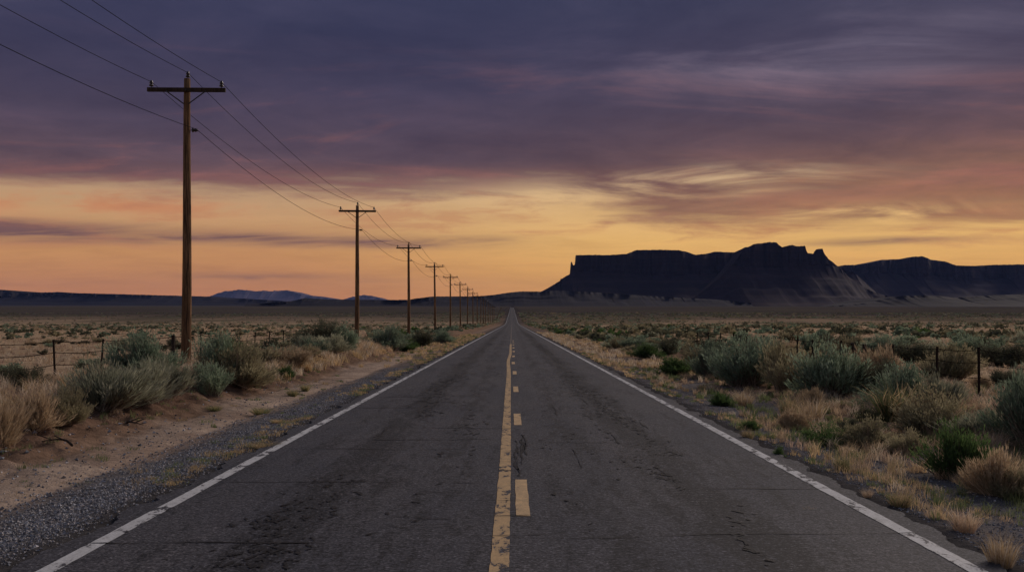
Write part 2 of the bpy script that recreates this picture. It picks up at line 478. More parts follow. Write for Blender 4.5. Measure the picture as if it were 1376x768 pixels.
# cracks: thin ragged seams, mostly straight across
def crack(x0, x1, y0, slope, wid, seed, amp=0.10):
    n = max(8, int(abs(x1 - x0) / 0.05)); x = np.linspace(x0, x1, n)
    y = y0 + slope * (x - x0) + (fbm(x * 0.45, x * 0 + seed, seed, 6, .62) - .5) * amp * 4 + (vnoise(x * .35, x * 0 + 3, seed + 50) - .5) * amp * 3
    w = wid * np.clip(2.6 * (fbm(x * 1.1, x * 0 + 4, seed + 3, 4, .65) - .32), 0.10, 1.4) * np.clip(np.minimum((x - x0) / .15, (x1 - x) / .15), 0.15, 1) * 0.5
    a = np.stack([x, y - w], 1); b = np.stack([x, y + w], 1)
    P = np.stack([a, b], 1).reshape(-1, 2)
    idx = np.arange(len(P)).reshape(n, 2)
    q = np.stack([idx[:-1, 0], idx[1:, 0], idx[1:, 1], idx[:-1, 1]], -1)
    return np.concatenate([P, (profile(P[:, 1]) + 0.006)[:, None]], 1), q
def crack_y(xc, y0, y1, wid, seed, amp=0.15):
    n = max(8, int((y1 - y0) / 0.06)); y = np.linspace(y0, y1, n)
    x = xc + (fbm(y * .9, y * 0, seed, 5, .65) - .5) * amp * 2
    w = wid * (0.2 + 1.6 * np.clip(fbm(y * 2.2, y * 0 + 4, seed + 3, 3) - .25, 0, 1)) * 0.5
    P = np.stack([np.stack([x - w, y], 1), np.stack([x + w, y], 1)], 1).reshape(-1, 2)
    idx = np.arange(len(P)).reshape(n, 2)
    q = np.stack([idx[:-1, 0], idx[:-1, 1], idx[1:, 1], idx[1:, 0]], -1)
    return np.concatenate([P, (profile(P[:, 1]) + 0.006)[:, None]], 1), q
cr = [crack(-3.45, -1.55, 8.05, .02, .045, 1, .05), crack(-1.62, -0.55, 8.1, -.02, .022, 2), crack(-0.62, 0.30, 8.35, -.10, .05, 3),
      crack(0.25, 3.5, 8.2, .03, .022, 4), crack(-3.4, -0.3, 10.9, .02, .030, 5, .12), crack(0.1, 3.5, 10.55, .01, .026, 6, .08),
      crack(-3.4, -0.6, 13.9, .0, .03, 7), crack(-3.3, .1, 16.6, .01, .03, 8), crack(.4, 3.5, 14.6, .0, .026, 9), crack(-2.2, -.2, 15.0, .0, .03, 10),
      crack(-3.4, -1.2, 20.5, .0, .04, 11), crack(-2.9, -.2, 24.0, .0, .04, 12), crack(.3, 3.3, 19.4, .0, .03, 13), crack(.2, 2.2, 26.5, .0, .04, 14),
      crack(-1.15, -.5, 9.05, -.2, .03, 15, .12), crack(-1.1, -.95, 8.7, -1.2, .05, 16), crack(-1.0, -.2, 10.3, .03, .016, 17)]
r_ = random.Random(5)
for k in range(34):
    y = 22 * 1.11 ** r_.uniform(0, 14); side = r_.choice((-1, 1)); a = r_.uniform(.3, 2.0); b = a + r_.uniform(.7, 1.8)
    xs_ = (a, min(b, 3.5)) if side > 0 else (-min(b, 3.5), -a)
    cr.append(crack(xs_[0], xs_[1], y, r_.uniform(-.1, .1), .03 + .0012 * y, 40 + k, .12))
for k in range(14):
    y = 9 * 1.12 ** r_.uniform(0, 13); side = r_.choice((-1, 1)); x = side * r_.choice((r_.gauss(1.95, .25), r_.gauss(.75, .1), r_.gauss(1.9, .3)))
    cr.append(crack_y(x, y, y + r_.uniform(.4, 1.4) * (1 + y / 30), .028, 90 + k, .06))
for k in range(18):   # short seams at the centre joint
    y = 7.3 + k * .85 + r_.uniform(0, .4); cr.append(crack(-.20 + r_.uniform(0, .05), .02 + r_.uniform(0, .25), y, r_.uniform(-.2, .2), .03, 140 + k, .03))
for k in range(7):
    y = 11.5 + k * .45; cr.append(crack_y(.07 + .012 * k + r_.uniform(-.03, .05), y, y + r_.uniform(1.2, 2.4), .035, 170 + k, .09))
v, f = join(cr)
r = np.random.default_rng(77)
n = 26000
Y = 7.2 * (170 / 7.2) ** r.uniform(0, 1, n)
lane = r.choice([-1, 1], n); tr = r.choice([1.95, 1.62, .80], n, p=[.58, .26, .16])
X = lane * tr + r.normal(0, .17, n) + (fbm(Y * .12, Y * 0 + lane * 3, 222, 3) - .5) * .5
patchy = fbm(X * 1.6 + lane * 11, Y * .13, 230, 4, .62) + .40 * (fbm(X * 4.0, Y * .8, 240, 3) - .5)
keep = (patchy > np.where(lane > 0, .50, .53) + r.normal(0, .05, n)) & (r.uniform(0, 1, n) < .48) & (np.abs(X) < 3.15) & (np.abs(X) > .30); X, Y = X[keep], Y[keep]; n = len(X)
kk = 9; an = np.linspace(0, 2 * PI, kk, endpoint=False)
a = (.004 + .024 * r.uniform(0, 1, n) ** 2.8) * (1 + Y / 45); b = a * r.uniform(.8, 3.2, n) * (1 + Y / 60)
R = r.uniform(.35, 1.25, (n, kk)); sk = r.uniform(-.7, .7, n)
px_ = a[:, None] * R * np.cos(an); py_ = b[:, None] * R * np.sin(an)
fx = X[:, None] + px_ + sk[:, None] * py_; fyy = Y[:, None] + py_
ring = np.stack([fx, fyy, profile(fyy) + .005 + (r.permutation(n) / n * .003)[:, None]], -1)
cen = np.stack([X, Y, ring[:, :, 2].mean(1)], -1)[:, None]
TV = np.concatenate([cen, ring], 1).reshape(-1, 3)
base_i = np.arange(n)[:, None] * (kk + 1)
TF = np.concatenate([np.concatenate([base_i, base_i + 1 + k, base_i + 1 + (k + 1) % kk], 1) for k in range(kk)], 0)
tag(link('tar_flecks', np_mesh('tar_flecks', TV, [TF], M['tar'], False)), 'small dark tar flecks worn through along the wheel tracks', 'tar flecks', kind='stuff')
tag(link('road_crack', np_mesh('road_crack', v, [f], M['tar'], False)), 'dark cracks and tar seams across the asphalt', 'cracks', kind='structure')

# ------------------------------------------------------------------ mesas, hills, mountains
def ridge(name, sky, d, base_row, mat, label, cliff_row=None, talus=30.0, flute=60.0, depth=1200.0, cols=900, seed=0, nz=0.6, talus_bulge=None):
    """sky: (photo x, photo y) skyline at distance d; solid landform with a talus foot, a cliff and a top running back"""
    sx = np.array([p[0] for p in sky], float); sy = np.array([p[1] for p in sky], float)
    px = np.linspace(sx[0], sx[-1], cols)
    row = np.interp(px, sx, sy)
    row = row + (fbm(px * 0.35, px * 0, seed + 3, 4) - .5) * nz * 2
    D = d + (fbm(px * 0.030, px * 0, seed, 4, .6) - .5) * 2 * flute * 3 + (np.abs(fbm(px * 0.09, px * 0, seed + 9, 2) - .5)) * 2 * flute
    if talus_bulge is not None: D = D + talus_bulge(px)
    kk = np.ones(161) / 161; Dsm = np.convolve(np.pad(D, 80, mode='edge'), kk, 'valid')
    top = CAMZ + (VY - row) * D / F
    base = CAMZ + (VY - base_row) * D / F
    base = np.minimum(base, top - 2)
    if cliff_row is None: foot = top.copy()
    else:
        crow = cliff_row(px) if callable(cliff_row) else cliff_row
        foot = np.minimum(CAMZ + (VY - crow) * D / F, top)
    hT = np.maximum(foot - base, 1.0); tw = hT / math.tan(math.radians(talus))
    hC = top - foot
    dep_px = depth(px) if callable(depth) else np.full_like(px, depth)
    rows = []
    NT, NC = 34, 22
    for i in range(NT + 1):
        s = i / NT
        dep = -(tw + (np.convolve(np.pad(tw, 80, mode='edge'), kk, 'valid') - tw) * (1 - s)) * (1 - s) * (1 + 0.35 * (1 - s)) - 0.15 * hC
        zz = base + hT * (s ** 1.25)
        gul = (fbm(px * 0.055 + s * .8, s * 1.6 + px * 0.0, seed + 20, 2) - .5) * 2
        ben = (vnoise(px * 0.01, s * 9 + px * 0, seed + 25) - .5) * .16
        zz = zz + hT * (0.11 * gul + ben) * s ** 1.6 * (1 - s) * 3.0
        if i == 0: zz = base - 3
        rows.append((dep + (Dsm - D) * (1 - s ** 5), zz))
    for i in range(1, NC + 1):
        s = i / NC
        step = np.floor(s * 4 + (vnoise(px * .03, s * 0 + px * 0, seed + 31) * .6)) / 4
        dep = -0.15 * hC * (1 - (0.55 * s + 0.45 * step).clip(0, 1))
        fl = (fbm(px * 0.16, s * 1.4 + px * 0, seed + 40, 3, .6) - .5) * flute * 0.9 * np.clip(hC / 40, 0, 1)
        rows.append((dep + fl * (1 - s * .5), foot + hC * s))
    for t_, dz in ((0.05, 0.0), (0.2, -0.01), (0.5, -.02), (0.8, -.03), (1.0, -.10), (1.25, -.6), (1.6, -1.3)):
        rows.append((dep_px * t_, top + dz * (top - base)))
    V = []
    for dep, zz in rows:
        Y = D + dep
        ztop = zz
        V.append(np.stack([(px - VX) / F * D * (1 + 0.0 * Y), Y, ztop], -1))
    V = np.array(V)
    idx = np.arange(V.shape[0] * V.shape[1]).reshape(V.shape[:2])
    q = np.stack([idx[:-1, :-1], idx[:-1, 1:], idx[1:, 1:], idx[1:, :-1]], -1).reshape(-1, 4)
    o = link(name, np_mesh(name, V.reshape(-1, 3), [q], mat, False))
    return tag(o, label, name.rstrip('s').replace('_', ' '), kind='structure')

mesa_sky = [(690, 409), (700, 404), (715, 397), (730, 390), (742, 383.5), (752.5, 377), (753.5, 374), (755, 374.5), (760, 371), (765.6, 368),
            (767, 352.5), (768.3, 351.3), (770.3, 356.5), (772.3, 355.5), (773.6, 342.7), (802, 342.2), (815, 342.8), (842, 341), (848, 338.5), (855, 335.8),
            (885, 335.5), (912, 336), (922, 338), (934, 342), (948, 341), (960, 338), (985, 338.8), (1000, 339), (1060, 341), (1110, 350), (1150, 368), (1190, 404)]
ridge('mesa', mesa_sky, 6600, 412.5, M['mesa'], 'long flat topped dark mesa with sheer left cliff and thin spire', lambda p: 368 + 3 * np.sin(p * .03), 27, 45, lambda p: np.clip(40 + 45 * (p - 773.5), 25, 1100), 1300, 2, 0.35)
butte_sky = [(925, 404), (938, 396), (955, 383), (972, 368), (984, 355), (992, 346), (997, 339), (1001, 332.3), (1009, 331), (1012.6, 327.8), (1024, 326.6), (1036, 325), (1044, 325.7),
             (1047, 329), (1050.5, 331.7), (1057, 330.5), (1065, 328.8), (1071, 331), (1082, 330), (1084, 337), (1085.5, 339.8), (1092, 341), (1095, 339.6), (1096.5, 335), (1105, 333.6), (1107.5, 340),
             (1113, 348), (1119, 352), (1130, 361), (1142, 373), (1158, 384), (1171, 391), (1190, 397), (1215, 405)]
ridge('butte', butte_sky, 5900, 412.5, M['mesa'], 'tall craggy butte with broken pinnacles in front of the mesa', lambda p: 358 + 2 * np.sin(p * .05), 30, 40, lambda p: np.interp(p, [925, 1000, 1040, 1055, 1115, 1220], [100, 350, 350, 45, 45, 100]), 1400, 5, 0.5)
right_sky = [(1040, 404), (1070, 385), (1100, 362), (1135, 356), (1151, 355.7), (1171, 353.3), (1185, 349), (1209, 348), (1220, 347.5), (1225, 345), (1239, 344), (1250, 348.7), (1269, 351),
             (1286, 356.4), (1310, 357), (1334, 355.7), (1376, 355), (1430, 354), (1480, 352), (1540, 356), (1600, 362), (1680, 404)]
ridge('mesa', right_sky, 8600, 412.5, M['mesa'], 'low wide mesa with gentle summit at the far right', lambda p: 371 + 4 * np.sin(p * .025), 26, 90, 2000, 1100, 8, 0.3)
hill_sky = [(330, 409), (362, 406.5), (386, 405), (398, 403), (410, 400), (440, 402), (522, 402.7), (550, 402.6), (557, 401), (581, 398), (610, 398), (639, 398), (663, 396), (686, 392.6), (700, 391.3),
            (727, 391.5), (750, 390), (790, 392), (850, 396), (900, 399), (960, 402), (1010, 407)]
ridge('hills', hill_sky, 5200, 413, M['hill'], 'dark low hills behind the vanishing point of the road', None, 14, 60, 900, 700, 11, 0.25)
lefthill = [(-160, 396), (-80, 391), (-30, 388), (0, 389), (16, 391.6), (26, 393.4), (60, 392.6), (78, 392), (100, 393.5), (162, 395), (237, 397), (281, 398.2), (330, 401), (362, 403), (400, 405.5), (430, 409)]
ridge('hills', lefthill, 9000, 412.5, M['hill'], 'long dark blue ridge low on the left horizon', lambda p: 396.5 + 2 * np.sin(p * .02), 16, 120, 2500, 700, 14, 0.25)
mtn = [(255, 409), (281, 398), (295, 393), (303, 391), (312, 390.5), (320, 389), (332, 390), (345, 391.2), (354, 390), (362, 391), (372, 390.6), (385, 390), (392, 392), (400, 394), (412, 397.2), (422, 397), (437, 399), (447, 401.5), (458, 402.5),
       (468, 400), (478, 397.8), (490, 396), (500, 397), (508, 400), (520, 403), (560, 409)]
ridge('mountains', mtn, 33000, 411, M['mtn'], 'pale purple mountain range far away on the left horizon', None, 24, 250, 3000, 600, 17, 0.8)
rise = [(1120, 411), (1150, 408.5), (1171, 405.7), (1190, 400.5), (1209, 397.5), (1235, 396.8), (1262, 397.3), (1285, 400), (1300, 399), (1325, 397), (1376, 395), (1440, 393), (1520, 396), (1600, 409)]
ridge('hills', rise, 3900, 413.5, M['hill'], 'low dark brown rise on the right below the mesa', None, 10, 30, 500, 400, 21, 0.3)

# ------------------------------------------------------------------ plants
def quads_from(center, along, across, L, W):
    """leaf lozenges: base, side, tip, side"""
    n = len(center)
    tip = center + along * L[:, None]; mid = center + along * (L * 0.45)[:, None]
    V = np.stack([center, mid + across * (W * .5)[:, None], tip, mid - across * (W * .5)[:, None]], 1).reshape(-1, 3)
    return V, np.arange(4 * n).reshape(n, 4)

def unit(v): return v / np.maximum(np.linalg.norm(v, axis=-1, keepdims=True), 1e-9)

def bush_arrays(seed, h, w, clumps, stems, leaves, ll, lw, colA, colB, twig, align=0.6, fill=0.4, stem_w=0.006, upright=0.5, shape=0.75):
    r = np.random.default_rng(seed)
    th = r.uniform(0, 2 * PI, clumps); u = r.uniform(0, 1, clumps)
    phi = np.arccos(1 - u * 0.93)
    rad = r.uniform(.52, 1.12, clumps)
    tip = np.stack([np.sin(phi) * np.cos(th) * w / 2 * rad, np.sin(phi) * np.sin(th) * w / 2 * rad, h * (np.cos(phi) ** shape * rad * .85 + .13)], 1)
    lob = 1 + 0.26 * np.sin(th * 2 + seed) + 0.22 * np.sin(th * 3 + 2.1 * seed) + .18 * np.sin(th + seed * .7)
    tip[:, :2] *= lob[:, None]
    N = clumps * stems
    ct = np.repeat(tip, stems, 0); spread = 0.095 * w
    P2 = ct + r.normal(0, 1, (N, 3)) * np.array([spread, spread, 0.08 * h])
    P2[:, 2] = np.maximum(P2[:, 2], 0.05 * h)
    P0 = np.stack([r.normal(0, .07 * w, N), r.normal(0, .07 * w, N), np.zeros(N)], 1) + ct * np.array([.18, .18, 0])
    P1 = P0 * (1 - .5) + P2 * .5; P1[:, 2] = P0[:, 2] + (P2[:, 2]) * (0.35 + 0.25 * (1 - upright)); P1[:, :2] = P0[:, :2] + (P2[:, :2] - P0[:, :2]) * (0.72 - .4 * upright + .15)
    tone = np.repeat(r.uniform(0, 1, clumps), stems) * .6 + r.uniform(0, .4, N)
    # twigs: flat tapering ribbons in three steps
    ts = np.array([0, .4, .75, 1.0]); tv = []
    side = unit(np.cross(P2 - P0, r.normal(0, 1, (N, 3))))
    for k, t in enumerate(ts):
        c = (1 - t) ** 2 * P0 + 2 * t * (1 - t) * P1 + t * t * P2
        ww = stem_w * (1.6 - 1.4 * t)
        tv += [c - side * ww, c + side * ww]
    SV = np.stack(tv, 1).reshape(-1, 3)
    b = np.arange(N)[:, None] * 8
    SF = np.concatenate([np.concatenate([b + 2 * k, b + 2 * k + 1, b + 2 * k + 3, b + 2 * k + 2], 1) for k in range(3)], 0)
    sc = np.repeat(np.asarray(twig)[None] * (0.6 + .8 * r.uniform(0, 1, N))[:, None], 8, 0)
    # leaves
    n = N * leaves
    if leaves:
        i = np.repeat(np.arange(N), leaves); t = fill + (1 - fill) * r.uniform(0, 1, n) ** .8
        c = (1 - t)[:, None] ** 2 * P0[i] + (2 * t * (1 - t))[:, None] * P1[i] + (t * t)[:, None] * P2[i]
        tan = unit(2 * (1 - t)[:, None] * (P1[i] - P0[i]) + 2 * t[:, None] * (P2[i] - P1[i]))
        al = unit(tan * align + unit(r.normal(0, 1, (n, 3))) * (1 - align) + np.array([0, 0, .12]))
        ac = unit(np.cross(al, r.normal(0, 1, (n, 3))))
        bare = r.uniform(0, 1, N) < .09
        c = c + r.normal(0, .010, (n, 3)) * (w + h)
        c[:, 2] = np.maximum(c[:, 2], 0.01)
        LV, LF = quads_from(c, al, ac, ll * r.uniform(.6, 1.3, n) * np.where(bare[i], .12, 1), lw * r.uniform(.7, 1.3, n))
        m = np.clip(tone[i] * .75 + r.uniform(-.12, .37, n), 0, 1)
        lc = np.asarray(colA)[None] * (1 - m)[:, None] + np.asarray(colB)[None] * m[:, None]
        lc = np.repeat(lc, 4, 0)
    else:
        LV = np.zeros((0, 3)); LF = np.zeros((0, 4), int); lc = np.zeros((0, 3))
    allv = np.concatenate([LV, SV]); k = np.array([np.percentile(np.abs(allv[:, 0]), 97.5) * 2, np.percentile(np.abs(allv[:, 1]), 97.5) * 2, np.percentile(allv[:, 2], 98.5)])
    LV = LV / k; SV = SV / k
    return (LV, LF, lc), (SV, SF, sc)

SPECIES = {   # kind: (name, colours, parameters)
    'sage':   dict(colA=(.120, .180, .120), colB=(.40, .475, .325), twig=(.22, .18, .145), align=.72, shape=.8, upright=.55),
    'grey':   dict(colA=(.22, .235, .160), colB=(.56, .55, .39), twig=(.36, .29, .22), align=.86, shape=.9, upright=.75),
    'olive':  dict(colA=(.19, .18, .105), colB=(.50, .435, .27), twig=(.28, .21, .15), align=.80, shape=.8, upright=.65),
    'dark':   dict(colA=(.070, .080, .050), colB=(.18, .175, .115), twig=(.10, .08, .06), align=.45, shape=.7, upright=.4),
    'green':  dict(colA=(.060, .115, .038), colB=(.165, .25, .085), twig=(.10, .09, .06), align=.80, shape=.85, upright=.7),
    'straw':  dict(colA=(.34, .25, .155), colB=(.62, .48, .32), twig=(.52, .40, .27), align=.92, shape=.95, upright=.85),
}
def build_bush(kind, seed, hero):
    sp = SPECIES[kind]
    broom = kind in ('grey', 'straw')
    if hero: cl, st, lv, ll, lw = (26, 24, 15, .085, .0165) if not broom else (30, 26, 13, .13, .0130)
    else: cl, st, lv, ll, lw = (16, 11, 9, .14, .040) if not broom else (18, 12, 8, .18, .030)
    (LV, LF, lc), (SV, SF, sc) = bush_arrays(seed, 1.0, 1.0, cl, st, lv, ll, lw, sp['colA'], sp['colB'], sp['twig'], sp['align'], .30 if kind != 'straw' else .2, .0045 if hero else .008, sp['upright'], sp['shape'])
    return (np_mesh(kind + '_foliage', LV, [LF], M['leaf'], False, lc), np_mesh(kind + '_stems', SV, [SF], M['twig'], False, sc),
            np_mesh(kind + '_bush', np.concatenate([LV, SV]), [LF, SF + len(LV)], M['leaf'], False, np.concatenate([lc, sc])))
HERO = {k: [build_bush(k, 100 + 7 * i + 31 * j, True) for i in range(3)] for j, k in enumerate(SPECIES)}
MID = {k: [build_bush(k, 500 + 7 * i + 31 * j, False)[2] for i in range(4)] for j, k in enumerate(SPECIES)}
KIND_NAME = {'sage': 'sagebrush', 'grey': 'rabbitbrush', 'olive': 'desert_shrub', 'dark': 'dark_shrub', 'green': 'green_shrub', 'straw': 'dry_bush'}

occupied = []
def hero_bush(kind, px, py, w, h, label, var=0, rz=None, group=None):
    X, d, z = at(px, py)
    s = d / F
    d += w * s * 0.30; X = (px - VX) / F * d; z = float(ground_z(X, d))
    e = empty(KIND_NAME[kind], (X, d, z - 0.02), random.uniform(0, 6.28) if rz is None else rz)
    e.scale = (w * s, w * s, h * s)
    tag(e, label, 'bush', group)
    fo, stm, _ = HERO[kind][var % 3]
    e.rotation_euler[0] = random.uniform(-.10, .10); e.rotation_euler[1] = random.uniform(-.10, .10)
    link('foliage', fo, e); link('stems', stm, e)
    occupied.append((X, d, w * s * .5)); return e

BL = 'bushes along the left roadside bank'; BR = 'bushes along the right roadside'
for i, (k, px, py, w, h, lab) in enumerate([
    ('grey', 138, 556, 120, 58, 'big pale grey green bush, frontmost on the left bank before the pole'),
    ('grey', 194, 548, 66, 52, 'pale grey green bush just right of the biggest pale one, nearer than the pole'),
    ('sage', 195, 518, 92, 62, 'blue green bush behind the pale bushes, left of the nearest pole'),
    ('grey', 222, 532, 52, 46, 'low greyish bush just left of the foot of the nearest pole'),
    ('olive', 318, 524, 84, 56, 'large olive bush right of the nearest pole'),
    ('sage', 291, 514, 60, 66, 'dusky grey green bush rising right beside the nearest pole'),
    ('olive', 340, 520, 40, 40, 'rounded olive bush at the right end of the clump beside the nearest pole'),
    ('sage', 284, 534, 48, 42, 'small grey green bush at the foot of the nearest pole'),
    ('straw', 46, 584, 78, 48, 'tan dry bush at the left edge in front of the fence post'),
    ('straw', -4, 600, 66, 60, 'tall tan dry bush cut off by the left edge'),
    ('olive', 92, 578, 50, 46, 'small yellowish olive bush between the tan dry bush and the big pale bush'),
    ('dark', 35, 524, 44, 32, 'dark round bush beside the leftmost fence post'),
    ('dark', 4, 520, 30, 24, 'dark low bush at the left edge beyond the fence'),
    ('dark', 434, 470, 76, 36, 'wide dark green bush on the bank between the first and second pole'),
    ('grey', 440, 476, 50, 24, 'pale bush in front of the wide dark green bush'),
    ('sage', 462, 472, 46, 32, 'grey green bush left of the second pole foot'),
    ('grey', 418, 474, 42, 22, 'low pale bush left of the second pole, at the edge of the golden grass'),
    ('sage', 524, 471, 50, 30, 'grey green bush on the bank right of the second pole'),
    ('green', 546, 472, 30, 16, 'little bright green bush near the sandy track end'),
    ('dark', 566, 466, 34, 20, 'dark bush past the second pole near the third pole foot'),
    ('sage', 596, 461, 30, 16, 'small grey green bush between third and fourth pole'),
    ('straw', 385, 492, 60, 26, 'spread of golden dry bush on the bank right of the pole clump'),
    ('dark', 62, 566, 40, 22, 'low dark shrub showing between the two tan dry bushes'),
    ('green', 385, 508, 26, 16, 'small green bush at the bank foot right of the olive clump'),
]):
    hero_bush(k, px, py, w, h, lab, i, group=BL)
for i, (k, px, py, w, h, lab) in enumerate([
    ('sage', 1002, 520, 96, 62, 'large blue green bush in the middle of the right roadside row'),
    ('sage', 958, 508, 62, 48, 'dusky green bush left of the large blue green bush'),
    ('green', 905, 505, 44, 24, 'bright green low bush at the left end of the right row'),
    ('olive', 932, 502, 40, 34, 'olive bush between the low green bush and the dusky one'),
    ('olive', 1058, 528, 74, 62, 'tall olive bush between the two big blue green bushes'),
    ('sage', 1116, 536, 96, 66, 'broad pale blue green bush, right of the tall olive bush'),
    ('straw', 1188, 524, 58, 52, 'golden dry bush beside the leaning fence posts'),
    ('sage', 1218, 552, 84, 58, 'bluish bush just behind the spiky clump on the right'),
    ('grey', 1262, 552, 50, 44, 'greyish dry bush hugging the right of the bluish bush'),
    ('dark', 1250, 566, 44, 24, 'small dark bush low in front of the bluish bush'),
    ('green', 1282, 646, 90, 66, 'dense dark green bush near the lower right corner'),
    ('sage', 1388, 604, 96, 100, 'big teal bush cut off by the right edge'),
    ('olive', 1166, 604, 66, 38, 'low green and yellow bush in the verge left of the dense dark green one'),
    ('olive', 1274, 512, 72, 44, 'yellowish olive bush beyond the right fence between two posts'),
    ('dark', 1230, 488, 60, 26, 'dark shrub behind the right fence near the leaning posts'),
    ('sage', 1188, 480, 56, 28, 'grey green shrub beyond the right fence above the golden bush'),
    ('dark', 1350, 492, 62, 28, 'dark shrub by the right edge beyond the last fence post'),
    ('sage', 1310, 478, 56, 24, 'grey green shrub out in the field above the rightmost post'),
    ('olive', 1146, 476, 48, 24, 'brown olive shrub just left of the leaning posts'),
    ('dark', 1095, 478, 50, 24, 'dark shrub above the pale blue green bush'),
    ('sage', 1030, 480, 52, 24, 'grey green shrub beyond the fence behind the large blue green bush'),
    ('straw', 1062, 486, 38, 24, 'tan dry shrub peeking over the olive bush'),
    ('straw', 1340, 668, 70, 56, 'straw coloured bush right of the dense dark green bush'),
    ('green', 870, 482, 40, 18, 'low green shrub near the road, left of the right row'),
    ('sage', 850, 470, 34, 16, 'small grey green shrub along the right verge toward the distance'),
    ('straw', 1092, 552, 36, 28, 'short tan dry bush in front of the tall olive bush'),
    ('green', 968, 546, 30, 18, 'small green shrub where the grass meets gravel, left of the straw tuft'),
    ('green', 1112, 600, 56, 26, 'low wide green shrub in the tawny grass left of the yellow and green one'),
    ('dark', 1140, 584, 36, 20, 'small dark shrub below the broad pale blue green bush'),
    ('grey', 1318, 598, 84, 42, 'pale wispy dead bush above the dense dark green bush'),
    ('olive', 1366, 672, 50, 42, 'olive shrub at the right edge beside the straw coloured bush'),
    ('dark', 1168, 566, 30, 16, 'tiny dark shrub left of the spiky clump'),
    ('olive', 1220, 612, 52, 30, 'dull olive shrub between the yellow green one and the dense dark green bush'),
    ('straw', 1066, 578, 44, 26, 'pale dry bush beside the bare gravel patch on the right'),
    ('green', 1010, 578, 24, 15, 'small bright plant alone on the bare gravel patch'),
    ('green', 1046, 614, 14, 14, 'tiny green plant on the right gravel shoulder'),
]):
    hero_bush(k, px, py, w, h, lab, i + 1, group=BR)

# ---- the next 230 or so, by nearness, each its own object; the rest of the plain's scrub is one mass
def free(X, Y, r):
    for (a, b, c) in occupied:
        if (a - X) ** 2 + (b - Y) ** 2 < (c * .8 + r * .7) ** 2: return False
    return True
cand = []
rr = random.Random(11)
def scatter(n, y0, y1, seed):
    r = np.random.default_rng(seed)
    Y = np.sqrt(r.uniform(y0 ** 2, y1 ** 2, n)); X = r.uniform(-.58, .58, n) * Y; ax = np.abs(X)
    cl = fbm(X * .06, Y * .06, 200, 3); cl2 = fbm(X * .012, Y * .012, 210, 3)
    dens = np.where(X > 0, 1.0, .62) * np.clip((cl - .30) * 3.2, .05, 1) * np.clip((cl2 - .25) * 3, .15, 1)
    verge = ax < 11.5
    dens = np.where(verge, np.where(Y > 34, .95, np.where(X > 0, .62, .30)), dens)
    dens = np.where((Y < 110) & (X < -11.5), dens * .42, dens)
    ok = (ax > 6.4) & ~((X < 0) & (ax < 7.6)) & ~((X < 0) & (ax > 11.3) & (ax < 12.7) & (Y < 60)) & ~((X > 0) & (ax > 9.4) & (ax < 10.6) & (Y < 42))
    ok &= r.uniform(0, 1, n) < dens
    for x, y_ in zip(X[ok], Y[ok]):
        vg = abs(x) < 11.5
        wd = (.5 + 1.0 * rr.random() ** 1.5) if (vg or y_ < 45) else (.38 + (1.8 if x > 0 else 1.2) * rr.random() ** 2.6)
        if y_ > 320: wd *= rr.uniform(1.6, 3.0)
        h_ = min(wd, 1.7) * (rr.uniform(.36, .62) if vg or x > 0 else rr.uniform(.30, .48))
        kind = rr.choices(('sage', 'grey', 'olive', 'dark', 'green', 'straw'), (.26, .12, .20, .24, .06, .12) if vg else (.20, .04, .20, .49, .02, .05))[0]
        if y_ < 110:
            if not free(x, y_, wd * .5): continue
            occupied.append((x, y_, wd * .5))
        cand.append((float(y_), float(x), wd, h_, kind))
scatter(2000, 15, 110, 1)
scatter(8500, 110, 320, 2)
scatter(20000, 320, 1150, 3)
cand.sort()
infr = [c for c in cand if abs(c[1]) < 0.53 * c[0] + 0.8]
indiv = infr[:235]; chosen = set(id(c) for c in indiv)
LOOK = {'sage': 'grey green', 'grey': 'pale grey', 'olive': 'olive brown', 'dark': 'dark', 'green': 'fresh green', 'straw': 'straw coloured'}
for (Y, X, wd, h_, kind) in indiv:
    hero_q = Y < 30
    o = link(KIND_NAME[kind], HERO[kind][rr.randrange(3)][2] if hero_q else MID[kind][rr.randrange(4)])
    o.location = (X, Y, float(ground_z(X, Y)) - .02); o.rotation_euler = (rr.uniform(-.12, .12), rr.uniform(-.12, .12), rr.uniform(0, 6.28)); o.scale = (wd * rr.uniform(.8, 1.2), wd * rr.uniform(.8, 1.2), h_)
    size = 'little' if wd < .7 else ('medium' if wd < 1.05 else 'broad')
    side = 'left' if X < 0 else 'right'
    if abs(X) < 11: place = 'in the %s verge scrub, %s' % (side, 'well short of the farther poles' if Y < 60 else 'toward the distance')
    else: place = 'on the dry plain beyond the %s fence, %s' % (side, 'nearer part' if Y < 42 else ('middle part' if Y < 62 else 'farther part'))
    tag(o, '%s %s shrub %s' % (size, LOOK[kind], place), 'bush', 'scattered shrubs, %s side of the road' % side)

# scrub mass
V = []; C = []
for c in cand:
    if id(c) in chosen: continue
    Y, X, wd, h_, kind = c
    n = 34 if Y < 160 else (20 if Y < 300 else 9)
    sp = SPECIES[kind]
    th = rng.uniform(0, 2 * PI, n); ph = np.arccos(1 - rng.uniform(0, 1, n) * .95); rd = rng.uniform(.35, 1.0, n)
    p = np.stack([np.sin(ph) * np.cos(th) * wd / 2 * rd, np.sin(ph) * np.sin(th) * wd / 2 * rd, np.cos(ph) * h_ * rd * .8], 1) + np.array([X, Y, float(ground_z(X, Y))])
    al = unit(rng.normal(0, .6, (n, 3)) + np.array([0, 0, .9])); ac = unit(np.cross(al, rng.normal(0, 1, (n, 3)) + np.array([0, 2.0, 0])))
    v_, _ = quads_from(p, al, ac, h_ * rng.uniform(.35, .6, n), wd * rng.uniform(.22, .42, n))
    V.append(v_); m = rng.uniform(0, .8, n)[:, None]
    C.append(np.repeat(np.asarray(sp['colA'])[None] * (1 - m) + np.asarray(sp['colB'])[None] * m, 4, 0) * 0.75)
